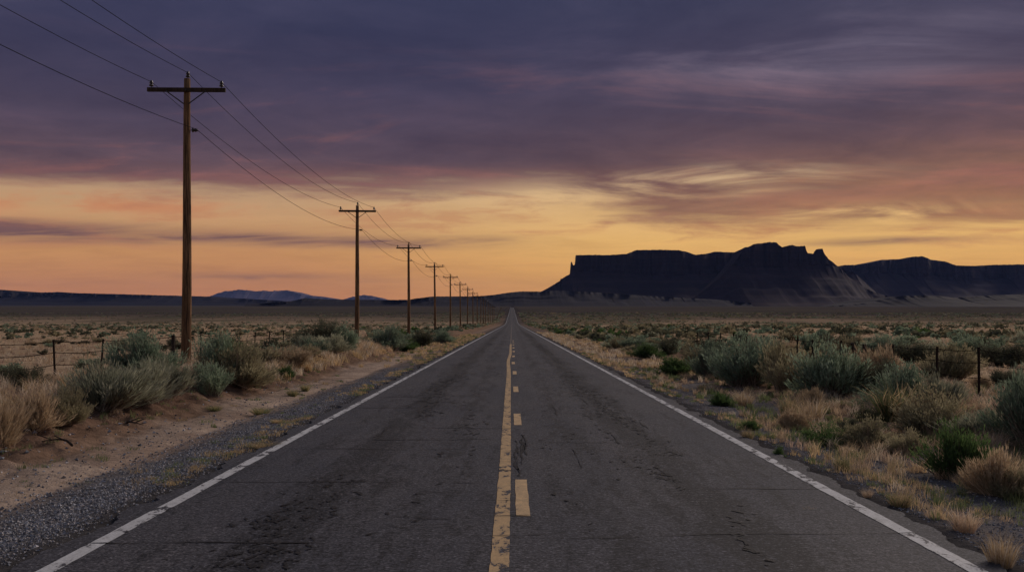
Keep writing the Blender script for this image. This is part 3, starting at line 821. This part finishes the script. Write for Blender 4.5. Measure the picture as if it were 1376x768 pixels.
V = np.concatenate(V); C = np.concatenate(C)
tag(link('distant_scrub', np_mesh('distant_scrub', V, [np.arange(len(V)).reshape(-1, 4)], M['leaf'], False, C)), 'countless dark scrub bushes dotting the far plain', 'scrub', kind='stuff')

# ------------------------------------------------------------------ grasses
def blades(P, H, W, lean, col, seed):
    """curved ribbons; P (n,3) roots"""
    r = np.random.default_rng(seed); n = len(P)
    th = r.uniform(0, 2 * PI, n); dirn = np.stack([np.cos(th), np.sin(th), np.zeros(n)], 1)
    sd = r.uniform(0, 2 * PI, n); side = np.stack([np.cos(sd), np.sin(sd), np.zeros(n)], 1)
    up = np.array([0, 0, 1.0])
    L = lean * r.uniform(.2, 1.3, n)
    mid = P + up * (H * .55)[:, None] + dirn * (H * L * .28)[:, None]
    tip = P + up * (H * (1 - .25 * L))[:, None] + dirn * (H * L * .9)[:, None]
    w = (W * .5)[:, None]
    V = np.stack([P - side * w, P + side * w, mid + side * w * .75, mid - side * w * .75, tip], 1).reshape(-1, 3)
    b = np.arange(n)[:, None] * 5
    return V, np.concatenate([b, b + 1, b + 2, b + 3], 1), np.concatenate([b + 3, b + 2, b + 4], 1), np.repeat(col, 5, 0)

TAN = np.array([.62, .46, .305]); GOLD = np.array([.68, .50, .28]); PINK = np.array([.50, .36, .27]); GRN = np.array([.22, .26, .115]); PALE = np.array([.74, .62, .47])
def grass_patch(cx, cy, hh, rad, nb, cols, seed):
    """cx, cy tuft centres; hh heights; rad radii"""
    r = np.random.default_rng(seed); n = len(cx)
    i = np.repeat(np.arange(n), nb)
    a = r.uniform(0, 2 * PI, len(i)); q = np.sqrt(r.uniform(0, 1, len(i))) * rad[i]
    x = cx[i] + np.cos(a) * q; y = cy[i] + np.sin(a) * q
    P = np.stack([x, y, ground_z(x, y) - .01], 1)
    H = hh[i] * r.uniform(.45, 1.15, len(i))
    W = np.maximum(.0045, .00055 * cy[i]) * r.uniform(.7, 1.3, len(i))
    c = cols[i] * r.uniform(.7, 1.25, len(i))[:, None]
    return blades(P, H, W, .75, c, seed + 1)

def zone_pts(n, y0, y1, fx, seed, power=1.0):
    r = np.random.default_rng(seed)
    Y = y0 * (y1 / y0) ** (r.uniform(0, 1, n) ** power)
    return fx(r, Y), Y, r
sets = []
def add_zone(n, y0, y1, fx, h0, h1, rad, nb, pal, seed, mask=None, power=1.0):
    X, Y, r = zone_pts(n, y0, y1, fx, seed, power)
    keep = np.abs(X) < .56 * Y + 1.0
    if mask is not None: keep &= mask(X, Y, r)
    X, Y = X[keep], Y[keep]; n = len(X)
    pick = r.integers(0, len(pal), n)
    cols = np.array(pal)[pick] * r.uniform(.75, 1.2, n)[:, None]
    sets.append(grass_patch(X, Y, r.uniform(h0, h1, n), rad * r.uniform(.5, 1.4, n), nb, cols, seed + 7))
clump = lambda th, sc, s: (lambda X, Y, r: fbm(X * sc, Y * sc, s, 3) > th + r.uniform(-.08, .08, len(X)))
# right verge, dense straw grass with gaps of gravel
add_zone(2600, 9, 45, lambda r, Y: 4.1 + 5.6 * r.uniform(0, 1, len(Y)) ** .8, .08, .27, .10, 34, [TAN, GOLD, PINK, PALE, TAN], 300, clump(.535, .55, 301))
add_zone(1500, 9, 30, lambda r, Y: 6.5 + 5 * r.uniform(0, 1, len(Y)), .13, .36, .13, 34, [PINK, TAN, PINK, PALE, GRN * .9], 310, clump(.46, .4, 311))
add_zone(900, 8, 60, lambda r, Y: 3.85 + .9 * r.uniform(0, 1, len(Y)) ** 1.4, .04, .15, .09, 26, [GOLD, TAN, GRN], 320, clump(.50, .6, 321))
add_zone(620, 9, 40, lambda r, Y: 4.3 + 4 * r.uniform(0, 1, len(Y)), .08, .22, .10, 34, [GRN, GRN * .8], 330, clump(.48, .5, 331))
# left bank and field
add_zone(900, 12, 50, lambda r, Y: -7.9 - 3.5 * r.uniform(0, 1, len(Y)), .15, .42, .12, 32, [TAN, PINK, GOLD, PALE], 340, clump(.42, .45, 341))
add_zone(700, 28, 75, lambda r, Y: -6.9 - 2.2 * r.uniform(0, 1, len(Y)), .18, .45, .16, 34, [GOLD, TAN, PALE], 350, clump(.42, .3, 351))
add_zone(130, 10, 60, lambda r, Y: -4.2 - 2.7 * r.uniform(0, 1, len(Y)), .03, .11, .10, 26, [GRN, GRN * .9, GOLD * .8], 360, clump(.52, .5, 361))
add_zone(420, 11, 60, lambda r, Y: -3.72 - .6 * r.uniform(0, 1, len(Y)), .03, .10, .12, 24, [GRN, GOLD, GOLD * .8], 365, clump(.47, .35, 366))
add_zone(700, 9, 40, lambda r, Y: -6.6 - 1.6 * r.uniform(0, 1, len(Y)), .04, .16, .09, 16, [TAN * .8, PINK * .8, GRN], 368, clump(.48, .7, 369))
add_zone(900, 32, 140, lambda r, Y: -3.8 - 2.6 * r.uniform(0, 1, len(Y)), .08, .26, .18, 20, [GOLD, TAN, GRN, GOLD], 370, lambda X, Y, r: r.uniform(0, 1, len(X)) < sstep(36, 75, Y) * .9)
add_zone(900, 40, 160, lambda r, Y: 3.9 + 4 * r.uniform(0, 1, len(Y)), .10, .32, .2, 20, [GOLD, TAN, PALE], 380, clump(.35, .3, 381))
# fields both sides
for sgn, s in ((-1, 400), (1, 420)):
    add_zone(3600, 15, 70, lambda r, Y: sgn * (9.5 + (0.55 * Y) * r.uniform(0, 1, len(Y))), .08, .28, .14, 14, [TAN, PINK, TAN, PALE * .9], s, clump(.36, .25, s + 1), .8)
    add_zone(5500, 60, 260, lambda r, Y: sgn * (9.5 + (0.55 * Y) * r.uniform(0, 1, len(Y))), .10, .28, .35, 7, [TAN, PINK, TAN * .8], s + 5, clump(.36, .08, s + 6), .8)
nv = 0; VV = []; QQ = []; TT = []; CC = []
for (a, q, t, c) in sets:
    VV.append(a); QQ.append(q + nv); TT.append(t + nv); CC.append(c); nv += len(a)
tag(link('dry_grass', np_mesh('dry_grass', np.concatenate(VV), [np.concatenate(QQ), np.concatenate(TT)], M['grass'], False, np.concatenate(CC))), 'dry straw coloured grass on the verges and plain', 'grass', kind='stuff')

# dead branches washed down the bank
for px, py, L, rz, lab in ((78, 598, .7, 2.6, 'forked dead branch at the bank foot near the left edge'), (178, 572, .45, -.5, 'short dark root sticking out of the bank')):
    X, d, z = at(px, py); m = MB(); r9 = random.Random(int(px))
    pts = [(L * (t - .5), .05 * math.sin(t * 5 + px), .025 + .05 * math.sin(t * 3.1)) for t in np.linspace(0, 1, 8)]
    m.tube(pts, [.022 * (1 - .75 * t) for t in np.linspace(0, 1, 8)], 7, seed=int(px), rough=.2)
    for k in (3, 5): m.tube([pts[k], (pts[k][0] + .10, pts[k][1] + r9.uniform(-.12, .12), pts[k][2] + .06), (pts[k][0] + .20, pts[k][1] + r9.uniform(-.2, .2), pts[k][2] + .07)], [.011, .008, .004], 6)
    o = link('dead_branch', m.mesh('dead_branch', M['oldpost'], True)); o.location = (X, d, z); o.rotation_euler = (0, 0, rz)
    tag(o, lab, 'branch', 'dead wood on the left bank')

# individual clumps by the road, and the spiky one
def clump_mesh(name, seed, nb, hgt, rad, cols, lean, width):
    r = np.random.default_rng(seed)
    a = r.uniform(0, 2 * PI, nb); q = np.sqrt(r.uniform(0, 1, nb)) * rad
    P = np.stack([np.cos(a) * q, np.sin(a) * q, np.zeros(nb)], 1)
    c = np.array(cols)[r.integers(0, len(cols), nb)] * r.uniform(.7, 1.2, nb)[:, None]
    H = hgt * r.uniform(.5, 1.1, nb)
    v_, q_, t_, c_ = blades(P, H, np.full(nb, width) * r.uniform(.7, 1.3, nb), lean, c, seed + 1)
    # fan outward: tips follow their own root
    out = np.repeat(P / rad, 5, 0) * (np.array([0, 0, .55, .55, 1.0]) [None, :].repeat(nb, 0).ravel()[:, None]) * hgt * .38
    v_[:, :2] += out[:, :2]
    return np_mesh(name, v_, [q_, t_], M['grass'], False, c_)
TUFT = [clump_mesh('grass_tuft', 600 + i, 420, 1.0, .32, pal, .8, .016) for i, pal in enumerate(([TAN, GOLD, PALE], [PALE, TAN, PINK], [GOLD, GRN, TAN], [GRN, GRN * .8, GOLD]))]
GT = 'grass tufts beside the asphalt'
tl = [(1345, 762, 60, 56, 0, 'tall straw tuft in the bottom right corner'), (1296, 714, 56, 40, 1, 'pale tuft on the gravel above the bottom right corner tuft'),
      (1210, 680, 50, 28, 2, 'green and straw tuft on dark gravel left of the dense dark green bush'), (1132, 632, 34, 26, 3, 'green tuft at the front edge of the tawny verge grass'),
      (1092, 566, 50, 40, 0, 'tan tuft in front of the broad blue green bush'), (1060, 560, 44, 36, 2, 'tan and green tuft left of the one before the broad bush'),
      (1005, 590, 26, 18, 2, 'small tuft at the asphalt edge by the right white line'), (1165, 668, 22, 16, 1, 'tiny pale tuft on bare gravel near the white line'),
      (350, 556, 40, 12, 3, 'flat green tuft in the middle of the sandy track'), (288, 552, 30, 10, 3, 'flat green tuft left of the middle of the sandy track'), (393, 532, 26, 12, 3, 'green tuft on the far end of the sandy track'),
      (410, 525, 22, 12, 3, 'small dark green tuft beyond the middle track tuft'), (352, 602, 60, 12, 2, 'low yellow green tuft at the left asphalt edge'), (372, 568, 26, 8, 2, 'thin yellow tuft on the left gravel'),
      (1088, 690, 20, 12, 2, 'little yellow tuft by the right white line'), (1330, 612, 60, 44, 1, 'wispy pale tuft behind the dense dark green bush'), (1000, 545, 40, 26, 0, 'straw tuft at the foot of the large blue green bush')]
for px, py, w, h, var, lab in tl:
    X, d, z = at(px, py); s = d / F
    o = link('grass_tuft', TUFT[var]); o.location = (X, d, z - .01); o.rotation_euler = (0, 0, random.uniform(0, 6)); o.scale = (w * s * .62, w * s * .62, h * s)
    tag(o, lab, 'grass tuft', GT)
spk = clump_mesh('spiky_clump', 640, 260, 1.0, .22, [GOLD * .9, GRN * .8, GRN * .6, np.array([.22, .2, .10])], .9, .035)
X, d, z = at(1198, 566); o = link('spiky_clump', spk); o.location = (X, d, z - .01); o.scale = (90 * d / F * .6, 90 * d / F * .6, 62 * d / F)
tag(o, 'spiky yellow and green clump with stiff arching leaves on the right', 'plant')

# ------------------------------------------------------------------ gravel
def gravel(n, fx, y0, y1, s0, s1, seed):
    r = np.random.default_rng(seed)
    Y = y0 * (y1 / y0) ** r.uniform(0, 1, n); X = fx(r, Y)
    keep = np.abs(X) < .56 * Y + .6; X, Y = X[keep], Y[keep]; n = len(X)
    sz = s0 * (s1 / s0) ** (r.uniform(0, 1, n) ** 1.8)
    base = np.array([[1, 0, 0], [-.5, .87, 0], [-.5, -.87, 0], [0, 0, .75], [.1, .1, -.5]], float)
    ang = r.uniform(0, 2 * PI, n); ca, sa = np.cos(ang), np.sin(ang)
    B = base[None] * r.uniform(.6, 1.3, (n, 5, 1)) * sz[:, None, None] + r.normal(0, .12, (n, 5, 3)) * sz[:, None, None]
    x = B[..., 0] * ca[:, None] - B[..., 1] * sa[:, None]; y = B[..., 0] * sa[:, None] + B[..., 1] * ca[:, None]
    Vv = np.stack([x + X[:, None], y + Y[:, None], B[..., 2] + (ground_z(X, Y) + sz * .25)[:, None]], -1).reshape(-1, 3)
    b = np.arange(n)[:, None] * 5
    f_ = np.concatenate([np.concatenate([b + i, b + j, b + k], 1) for i, j, k in ((0, 1, 3), (1, 2, 3), (2, 0, 3), (1, 0, 4), (2, 1, 4), (0, 2, 4))], 0)
    tone = r.uniform(.11, .42, n); tone = np.where(r.uniform(0, 1, n) < .02, tone + .2, tone)
    warm = r.uniform(-.06, .12, n)
    c = np.stack([tone * (1 + warm), tone, tone * (1.08 - warm)], 1)
    return Vv, f_, np.repeat(c, 5, 0)
gs = [gravel(60000, lambda r, Y: -4.30 + r.normal(0, .30, len(Y)) + .25 * (fbm(Y * .8, Y * 0, 705, 3) - .5), 7.4, 40, .004, .020, 700),
      gravel(2600, lambda r, Y: -4.9 - r.exponential(.6, len(Y)), 8, 32, .007, .028, 710),
      gravel(20000, lambda r, Y: 3.72 + r.gamma(1.6, .6, len(Y)), 7.4, 40, .004, .020, 720),
      gravel(500, lambda r, Y: -7.0 - r.normal(0, .7, len(Y)), 9, 30, .012, .05, 730)]
nv = 0; VV = []; FF = []; CC = []
for a, f_, c in gs: VV.append(a); FF.append(f_ + nv); CC.append(c); nv += len(a)
tag(link('gravel', np_mesh('gravel', np.concatenate(VV), [np.concatenate(FF)], M['stone'], False, np.concatenate(CC))), 'loose grey gravel along both road shoulders', 'gravel', kind='stuff')

# ------------------------------------------------------------------ utility poles
PX = -10.0
TOPZ = 9.2
def pole_parts(h_below):
    parts = []
    m = MB(); n = 14
    pts = []; rad = []
    for i in range(n + 1):
        t = i / n; zz = -0.3 + (TOPZ + .3) * t
        pts.append((0.02 * math.sin(t * 5), 0.0, zz)); rad.append(0.162 - 0.066 * t)
    m.tube(pts, rad, 14, seed=3, rough=.04); parts.append(('shaft', m.mesh('shaft', M['wood'], True), None))
    m = MB(); m.box((0, -0.13, 8.83), (2.38, .09, .12)); parts.append(('crossarm', m.mesh('crossarm', M['armwood']), None))
    for sx in (-1, 1):
        m = MB(); m.tube([(sx * .60, -.188, 8.78), (sx * .07, -.15, 8.40)], .018, 6); parts.append(('brace', m.mesh('brace', M['iron']), None))
    ins = [(0.0, 8.33 * 0, 9.2, 'z'), (-1.07, -.13, 8.89, 'z'), (1.07, -.13, 8.89, 'z'), (0.10, 0.0, 7.63, 'x')]
    for x, y, z, ax_ in ins:
        m = MB(); m.lathe((x, y, z), [(0.0, .012), (.075, .012)] if ax_ == 'z' else [(0.0, .012), (.075, .012)], 8, ax_); pin = m.mesh('pin', M['iron'])
        m = MB(); prof = [(.04, .04), (.05, .068), (.085, .066), (.095, .038), (.12, .036), (.13, .058), (.165, .055), (.18, .034), (.205, .042), (.225, .020)]
        m.lathe((x, y, z), prof, 12, ax_); parts.append(('insulator', m.mesh('insulator', M['glass'], True), pin))
    m = MB(); m.lathe((0, -.18, 8.83), [(0, .02)], 6) if False else m.box((0, -.19, 8.83), (.04, .03, .04)); parts.append(('bolt', m.mesh('bolt', M['iron']), None))
    return parts
PP = pole_parts(0)
dist = [30.5, 64.0, 96.3, 129.3, 161.2, 193, 223, 255, 285, 318, 347, 377, 418, 457, 513, 557]
ordn = ['', 'second', 'third', 'fourth', 'fifth', 'sixth', 'seventh', 'eighth', 'ninth']
GP = 'utility poles along the left of the road'
pole_base = []
for i, d in enumerate(dist):
    zb = float(profile(np.array(d))) ; gz = float(ground_z(PX, d))
    e = empty('utility_pole', (PX, d, zb))
    if i == 0: lab = 'nearest and tallest wooden utility pole, warm brown shaft rising from sagebrush'
    elif i < 9: lab = ordn[i] + ' wooden utility pole from the viewer, left of the road'
    else: lab = 'tiny far wooden utility pole in the dense end of the row'
    tag(e, lab, 'utility pole', GP)
    e.rotation_euler = (0, math.radians([.45, .5, .1, -.3, .2, -.4, .5, -.2][i % 8] * (1 if i < 2 else 1.0)), random.uniform(-.02, .02))
    for nm, me, pin in PP:
        if i > 8 and nm in ('brace', 'bolt'): continue
        c = link(nm, me, e)
        if pin is not None and i < 5: link('pin', pin, c)
    pole_base.append((PX, d, zb))
e = empty('utility_pole', (-10.6, 640, float(profile(np.array(640.0)))))
e.rotation_euler = (0, math.radians(24), 0)
tag(e, 'leaning far utility pole at the end of the row by the road', 'utility pole', GP)
for nm, me, pin in PP:
    if nm in ('shaft', 'crossarm'): link(nm, me, e)

def cable(x, ztop, sag, yoff, label, r=.008):
    m = MB(); pts = []
    ds = [-3.0 - 33, -3.0] + dist
    for a, b in zip(ds[:-1], ds[1:]):
        n = 22 if b < 140 else 8
        za, zb = float(profile(np.array(max(a, 0)))) + ztop, float(profile(np.array(max(b, 0)))) + ztop
        for k in range(n):
            t = k / n
            pts.append((PX + x, a + (b - a) * t + yoff, za + (zb - za) * t - 4 * sag * t * (1 - t)))
    pts.append((PX + x, ds[-1] + yoff, float(profile(np.array(ds[-1]))) + ztop))
    m.tube(pts, [r + .00006 * max(0, p[1] - 30) for p in pts], 5)
    return tag(link('power_line', m.mesh('power_line', M['wire'], True)), label, 'wire', 'wires strung between the utility poles')
cable(0.07, 9.385, .72, 0, 'thin dark wire strung over the very tops of the poles')
cable(-1.0, 9.075, .64, -.13, 'thin dark wire on the left ends of the crossarms')
cable(1.14, 9.065, .64, -.13, 'thin dark wire on the right ends of the crossarms')
cable(.33, 7.66, .72, 0, 'lower thin dark wire fixed to the pole shafts below the crossarms')

# ------------------------------------------------------------------ fences
def fence(X0, ds, rows, ztop, label, thick=(), lean=None, far_to=None, seed=0):
    e = empty('wire_fence', (X0, ds[0], float(ground_z(X0, ds[0]))))
    tag(e, label, 'fence', 'wire fences along the road'); bpy.context.view_layer.update()
    inv = e.matrix_world.inverted(); r = random.Random(seed); tops = []
    for i, d in enumerate(ds):
        x = X0 + r.uniform(-.06, .06); gz = float(ground_z(x, d))
        lx, ly = r.uniform(-.05, .08), r.uniform(-.04, .04)
        zt = ztop + r.uniform(-.03, .03)
        m = MB()
        if i in thick:
            m.tube([(x, d, gz - .1), (x + lx * .5, d + ly, gz + .5), (x + lx, d + ly, zt + .02)], [.075, .07, .062], 10, seed=i, rough=.1); mt = M['oldpost']
        else:   # T-section steel stake
            m.tube([(x, d, gz - .1), (x + lx, d + ly, zt)], .030, 6); mt = M['post']
        o = link('post', m.mesh('post', mt), e); o.matrix_parent_inverse = inv
        tops.append((x, d, gz, lx, ly, zt))
    for hr in rows:
        m = MB(); pts = []
        for a, b in zip(tops[:-1], tops[1:]):
            for k in range(6):
                t = k / 6
                pa = [a[0] + a[3] * hr, a[1] + a[4] * hr, a[2] + (a[5] - a[2]) * hr]; pb = [b[0] + b[3] * hr, b[1] + b[4] * hr, b[2] + (b[5] - b[2]) * hr]
                sg = .05 * (0.5 + r.random() * .2) if True else 0
                pts.append((pa[0] + (pb[0] - pa[0]) * t + .027, pa[1] + (pb[1] - pa[1]) * t, pa[2] + (pb[2] - pa[2]) * t - 4 * .035 * t * (1 - t)))
        m.tube(pts, [(.006 if X0 < 0 else .0045) + (.00015 if X0 < 0 else .00010) * p[1] for p in pts], 5)
        # barbs
        for k in range(0, len(pts) - 1):
            p = pts[k]
            if p[1] < 45: m.tube([(p[0] - .02, p[1] - .02, p[2] - .025), (p[0] + .02, p[1] + .02, p[2] + .025)], .005, 4)
        o = link('wire', m.mesh('wire', M['fwire']), e); o.matrix_parent_inverse = inv
    return e, inv
lds = [16.5, 19.8, 23.0, 26.1, 29.1, 32.3, 35.4, 38.4, 41.0, 43.6, 46.1, 49.0, 52.0, 54.9, 58, 61, 64.2, 67.5, 71]
fence(-12.0, lds, (.42, .70, .96), 1.29, 'barbed wire fence with thin rusty stakes on the left beyond the bank', thick=(6,), seed=1)
rds = [14.2, 16.6, 19.0, 21.3, 23.6, 25.9, 30.4, 32.9, 35.1, 37.4, 39.9, 42.5, 45, 48, 51, 54]
fe, inv = fence(10.0, rds, (.45, .72, .95), 1.2, 'barbed wire fence with dark stakes on the right behind the bushes', seed=2)
for (dx, dd, tx, h_) in ((-.05, 28.3, -.28, 1.16), (.12, 28.35, -.10, 1.12), (.16, 28.2, .06, .98)):
    x = 10 + dx; gz = float(ground_z(x, dd)); m = MB()
    m.tube([(x, dd, gz - .1), (x + tx * .5, dd, gz + h_ * .5), (x + tx, dd, gz + h_)], [.065, .06, .05], 9, seed=int(h_ * 100), rough=.12)
    o = link('brace_post', m.mesh('brace_post', M['oldpost']), fe); o.matrix_parent_inverse = inv
    o['label'] = 'leaning weathered wooden post'

# ------------------------------------------------------------------ air
hz = MB(); hz.box((0, 20500, 800), (90000, 42000, 1606))
mt = bpy.data.materials.new('thin_evening_haze'); mt.use_nodes = True
g = G(mt.node_tree); g.n.remove(g.n['Principled BSDF'])
pv = g.node('ShaderNodeVolumePrincipled'); pv.inputs['Color'].default_value = (.30, .44, 1.0, 1); pv.inputs['Density'].default_value = 1.1e-5
pv.inputs['Anisotropy'].default_value = 0.0
g.l.new(pv.outputs[0], g.n['Material Output'].inputs['Volume'])
tag(link('haze', hz.mesh('haze', mt)), 'thin blue evening haze over the whole plain', 'haze', kind='stuff')

# ------------------------------------------------------------------ sky
SUN_AZ, SUN_EL = math.radians(42), math.radians(28)
W = bpy.data.worlds.new('World'); S.world = W; W.use_nodes = True
g = G(W.node_tree); bg = g.n['Background']
co = g.node('ShaderNodeTexCoord').outputs['Generated']
x, y, z = g.xyz(co)
az = g.m('ARCTAN2', x, y); el = g.m('ARCSINE', z)
zz = g.m('MAXIMUM', z, 0.0)
inv = g.m('DIVIDE', 1.0, g.add(zz, 0.085))
P = g.vec(g.mul(g.mul(x, inv), 0.42), g.mul(y, inv), 0.0)
A = g.noise(P, 0.55, 6, 0.60, 0.6)
P2 = g.vec(g.add(g.mul(g.mul(x, inv), 0.55), 3.7), g.add(g.mul(y, inv), 1.9), 0.4)
B = g.noise(P2, 1.15, 8, 0.62, 1.1)
P3 = g.vec(g.add(g.mul(g.mul(x, inv), 0.30), 8.2), g.add(g.mul(y, inv), -4.4), 2.0)
Cn = g.noise(P3, 0.9, 5, 0.5, 0.8)
P4 = g.vec(g.add(g.mul(g.mul(x, inv), 1.0), 1.3), g.add(g.mul(y, inv), 7.1), 5.0)
Dn = g.noise(P4, 1.9, 9, 0.66, 0.35)
d_ = g.sub(Dn, 0.5)
a_ = g.sub(A, 0.5); b_ = g.sub(B, 0.5); c_ = g.sub(Cn, 0.5)
R = g.sm(az, -0.15, 0.42)                         # 0 left .. 1 right
# open sky near the horizon
clear_l = g.ramp(g.mul(el, 3.0), [(0.0, lin(203, 126, 70)), (0.09, lin(210, 138, 74)), (0.20, lin(213, 152, 88)), (0.30, lin(210, 163, 112)), (0.42, lin(188, 158, 126)), (0.6, lin(150, 135, 128)), (1.0, lin(110, 110, 130))])
clear_r = g.ramp(g.mul(el, 3.0), [(0.0, lin(236, 154, 68)), (0.12, lin(243, 176, 82)), (0.24, lin(243, 190, 108)), (0.34, lin(232, 188, 126)), (0.45, lin(222, 190, 150)), (0.6, lin(160, 142, 132)), (1.0, lin(110, 110, 130))])
clear = g.mix(g.sm(az, -0.26, 0.14), clear_l, clear_r)
# cloud deck
en = g.add(el, g.add(g.mul(a_, 0.085), g.mul(b_, 0.03)))
deck_l = g.ramp(g.mul(en, 2.5), [(0.0, lin(150, 98, 76)), (0.28, lin(140, 92, 76)), (0.33, lin(118, 84, 80)), (0.40, lin(95, 75, 83)), (0.48, lin(80, 68, 84)), (0.56, lin(68, 62, 83)), (0.70, lin(57, 57, 82)), (0.85, lin(55, 58, 84)), (1.0, lin(60, 65, 92))])
deck_r = g.ramp(g.mul(en, 2.5), [(0.0, lin(205, 145, 80)), (0.20, lin(188, 132, 78)), (0.27, lin(152, 106, 76)), (0.34, lin(130, 94, 78)), (0.42, lin(104, 79, 80)), (0.50, lin(86, 71, 82)), (0.64, lin(74, 67, 86)), (0.78, lin(68, 67, 89)), (1.0, lin(67, 71, 96))])
deck = g.mix(R, deck_l, deck_r)
# reddish and lavender streaks inside the deck
deck = g.mix(g.mul(g.mul(g.sm(b_, 0.02, 0.20), g.sm(el, 0.30, 0.14)), 0.42), deck, lin(150, 96, 84))
deck = g.mix(g.mul(g.mul(g.sm(c_, 0.02, 0.22), g.sm(el, 0.17, 0.25)), 0.5), deck, lin(104, 100, 122))
lav = g.mul(g.gauss(az, 0.32, 0.18), g.gauss(el, 0.255, 0.035))
deck = g.mix(g.mul(lav, g.sm(b_, -0.10, 0.16, 0.0, 0.75)), deck, lin(122, 112, 130))
dk = g.add(g.mul(b_, 0.8), g.mul(d_, 1.5))
deck = g.mix(1.0, deck, g.ramp(g.add(dk, 0.5), [(0.15, (.74, .76, .82, 1)), (0.5, (1, 1, 1, 1)), (0.85, (1.36, 1.27, 1.20, 1))]), 'MULTIPLY')
e0 = g.sub(0.124, g.mul(g.sm(az, 0.02, 0.20), 0.034))
mask = g.sm(g.add(g.sub(el, e0), g.add(g.add(g.mul(a_, 0.075), g.mul(b_, 0.060)), g.mul(d_, 0.050))), -0.015, 0.019)
# openings in the deck on the right
def hole(cx, cy, sx_, sy_, k): return g.mul(g.mul(g.gauss(az, cx, sx_), g.gauss(g.add(el, g.mul(b_, 0.03)), cy, sy_)), k)
holes = g.add(g.add(hole(0.215, 0.141, 0.11, 0.012, 1.25), hole(0.34, 0.103, 0.12, 0.010, 1.15)), hole(0.03, 0.127, 0.13, 0.013, 0.9))
mask = g.m('SUBTRACT', mask, g.mul(holes, g.sm(b_, -0.12, 0.14)), clamp=True)
# low purple bars and salmon bands under the deck
bar = g.add(g.mul(g.gauss(g.add(el, g.mul(a_, .025)), 0.0800, 0.0070), g.mul(g.sm(az, 0.10, -0.16), 1.25)), g.mul(g.gauss(g.add(el, g.mul(a_, .03)), 0.088, 0.006), g.gauss(az, -0.5, 0.10)))
bar = g.add(bar, g.mul(g.gauss(g.add(el, g.mul(a_, .02)), 0.0735, 0.0035), g.gauss(az, 0.36, 0.075)))
bar = g.add(bar, g.mul(g.gauss(g.add(el, g.mul(b_, .02)), 0.042, 0.003), g.gauss(az, -0.24, 0.08)))
wisp = g.sm(b_, -0.10, 0.10)
low = g.mix(g.m('MULTIPLY', bar, g.add(0.35, g.mul(wisp, 0.55)), clamp=True), clear, lin(124, 88, 78))
salm = g.mul(g.mul(g.gauss(g.add(el, g.mul(b_, .03)), 0.110, 0.012), g.sm(az, -0.20, -0.36)), g.sm(d_, -0.14, 0.06))
low = g.mix(g.mul(salm, 0.8), low, lin(203, 132, 86))
low = g.mix(g.mul(g.mul(g.sm(g.add(c_, d_), 0.0, 0.22), g.sm(el, 0.03, 0.09)), 0.5), low, lin(186, 122, 82))
low = g.mix(1.0, low, g.ramp(g.add(dk, 0.5), [(0.15, (.90, .88, .86, 1)), (0.5, (1, 1, 1, 1)), (0.85, (1.07, 1.06, 1.05, 1))]), 'MULTIPLY')
sky = g.mix(mask, low, deck)
# the glow belongs to the west only; the east is plain dusk blue
west = g.sm(g.m('COSINE', g.sub(az, 0.15)), -0.1, 0.75)
east = g.ramp(g.mul(el, 1.0), [(0.0, lin(96, 96, 112)), (0.3, lin(118, 116, 128)), (0.7, lin(128, 128, 142)), (1.0, lin(130, 132, 148))])
sky = g.mix(west, east, sky)
# overhead the deck thins and the high blue air shows
nish = g.node('ShaderNodeTexSky', sky_type='NISHITA'); nish.sun_disc = False
nish.sun_elevation = SUN_EL; nish.sun_rotation = SUN_AZ
nis = g.mix(1.0, nish.outputs[0], (0.050, 0.048, 0.047, 1), 'MULTIPLY')
sky = g.mix(g.mul(g.sm(el, 0.40, 0.95), 1.0), sky, nis)
g.put(bg.inputs['Color'], sky); bg.inputs['Strength'].default_value = 1.0

sun = bpy.data.lights.new('sun', 'SUN'); sun.energy = 1.95; sun.angle = math.radians(24); sun.color = (1.0, .85, .73)
so = bpy.data.objects.new('sun', sun); COL.objects.link(so)
sd = Vector((math.sin(SUN_AZ) * math.cos(SUN_EL), math.cos(SUN_AZ) * math.cos(SUN_EL), math.sin(SUN_EL)))
so.rotation_euler = (-sd).to_track_quat('-Z', 'Y').to_euler(); so.location = (20, 20, 60)

# ------------------------------------------------------------------ camera
cam = bpy.data.cameras.new('camera'); cam.sensor_width = 36; cam.lens = F / 1376 * 36
cam.shift_y = (VY - 384) / 1376; cam.clip_start = .1; cam.clip_end = 150000
co_ = bpy.data.objects.new('camera', cam); COL.objects.link(co_)
co_.location = (0, 0, CAMZ); co_.rotation_euler = (PI / 2, 0, 0)
S.camera = co_
S.view_settings.view_transform = 'Standard'; S.view_settings.look = 'None'
S.view_settings.exposure = 0; S.view_settings.gamma = 1; S.view_settings.use_curve_mapping = False
S.render.engine = 'CYCLES'
S.cycles.max_bounces = 5; S.cycles.diffuse_bounces = 3; S.cycles.glossy_bounces = 2; S.cycles.volume_bounces = 0
S.cycles.use_denoising = True; S.cycles.denoiser = 'OPENIMAGEDENOISE'; S.cycles.denoising_input_passes = 'RGB_ALBEDO_NORMAL'; S.cycles.denoising_prefilter = 'ACCURATE'; S.cycles.use_light_tree = False
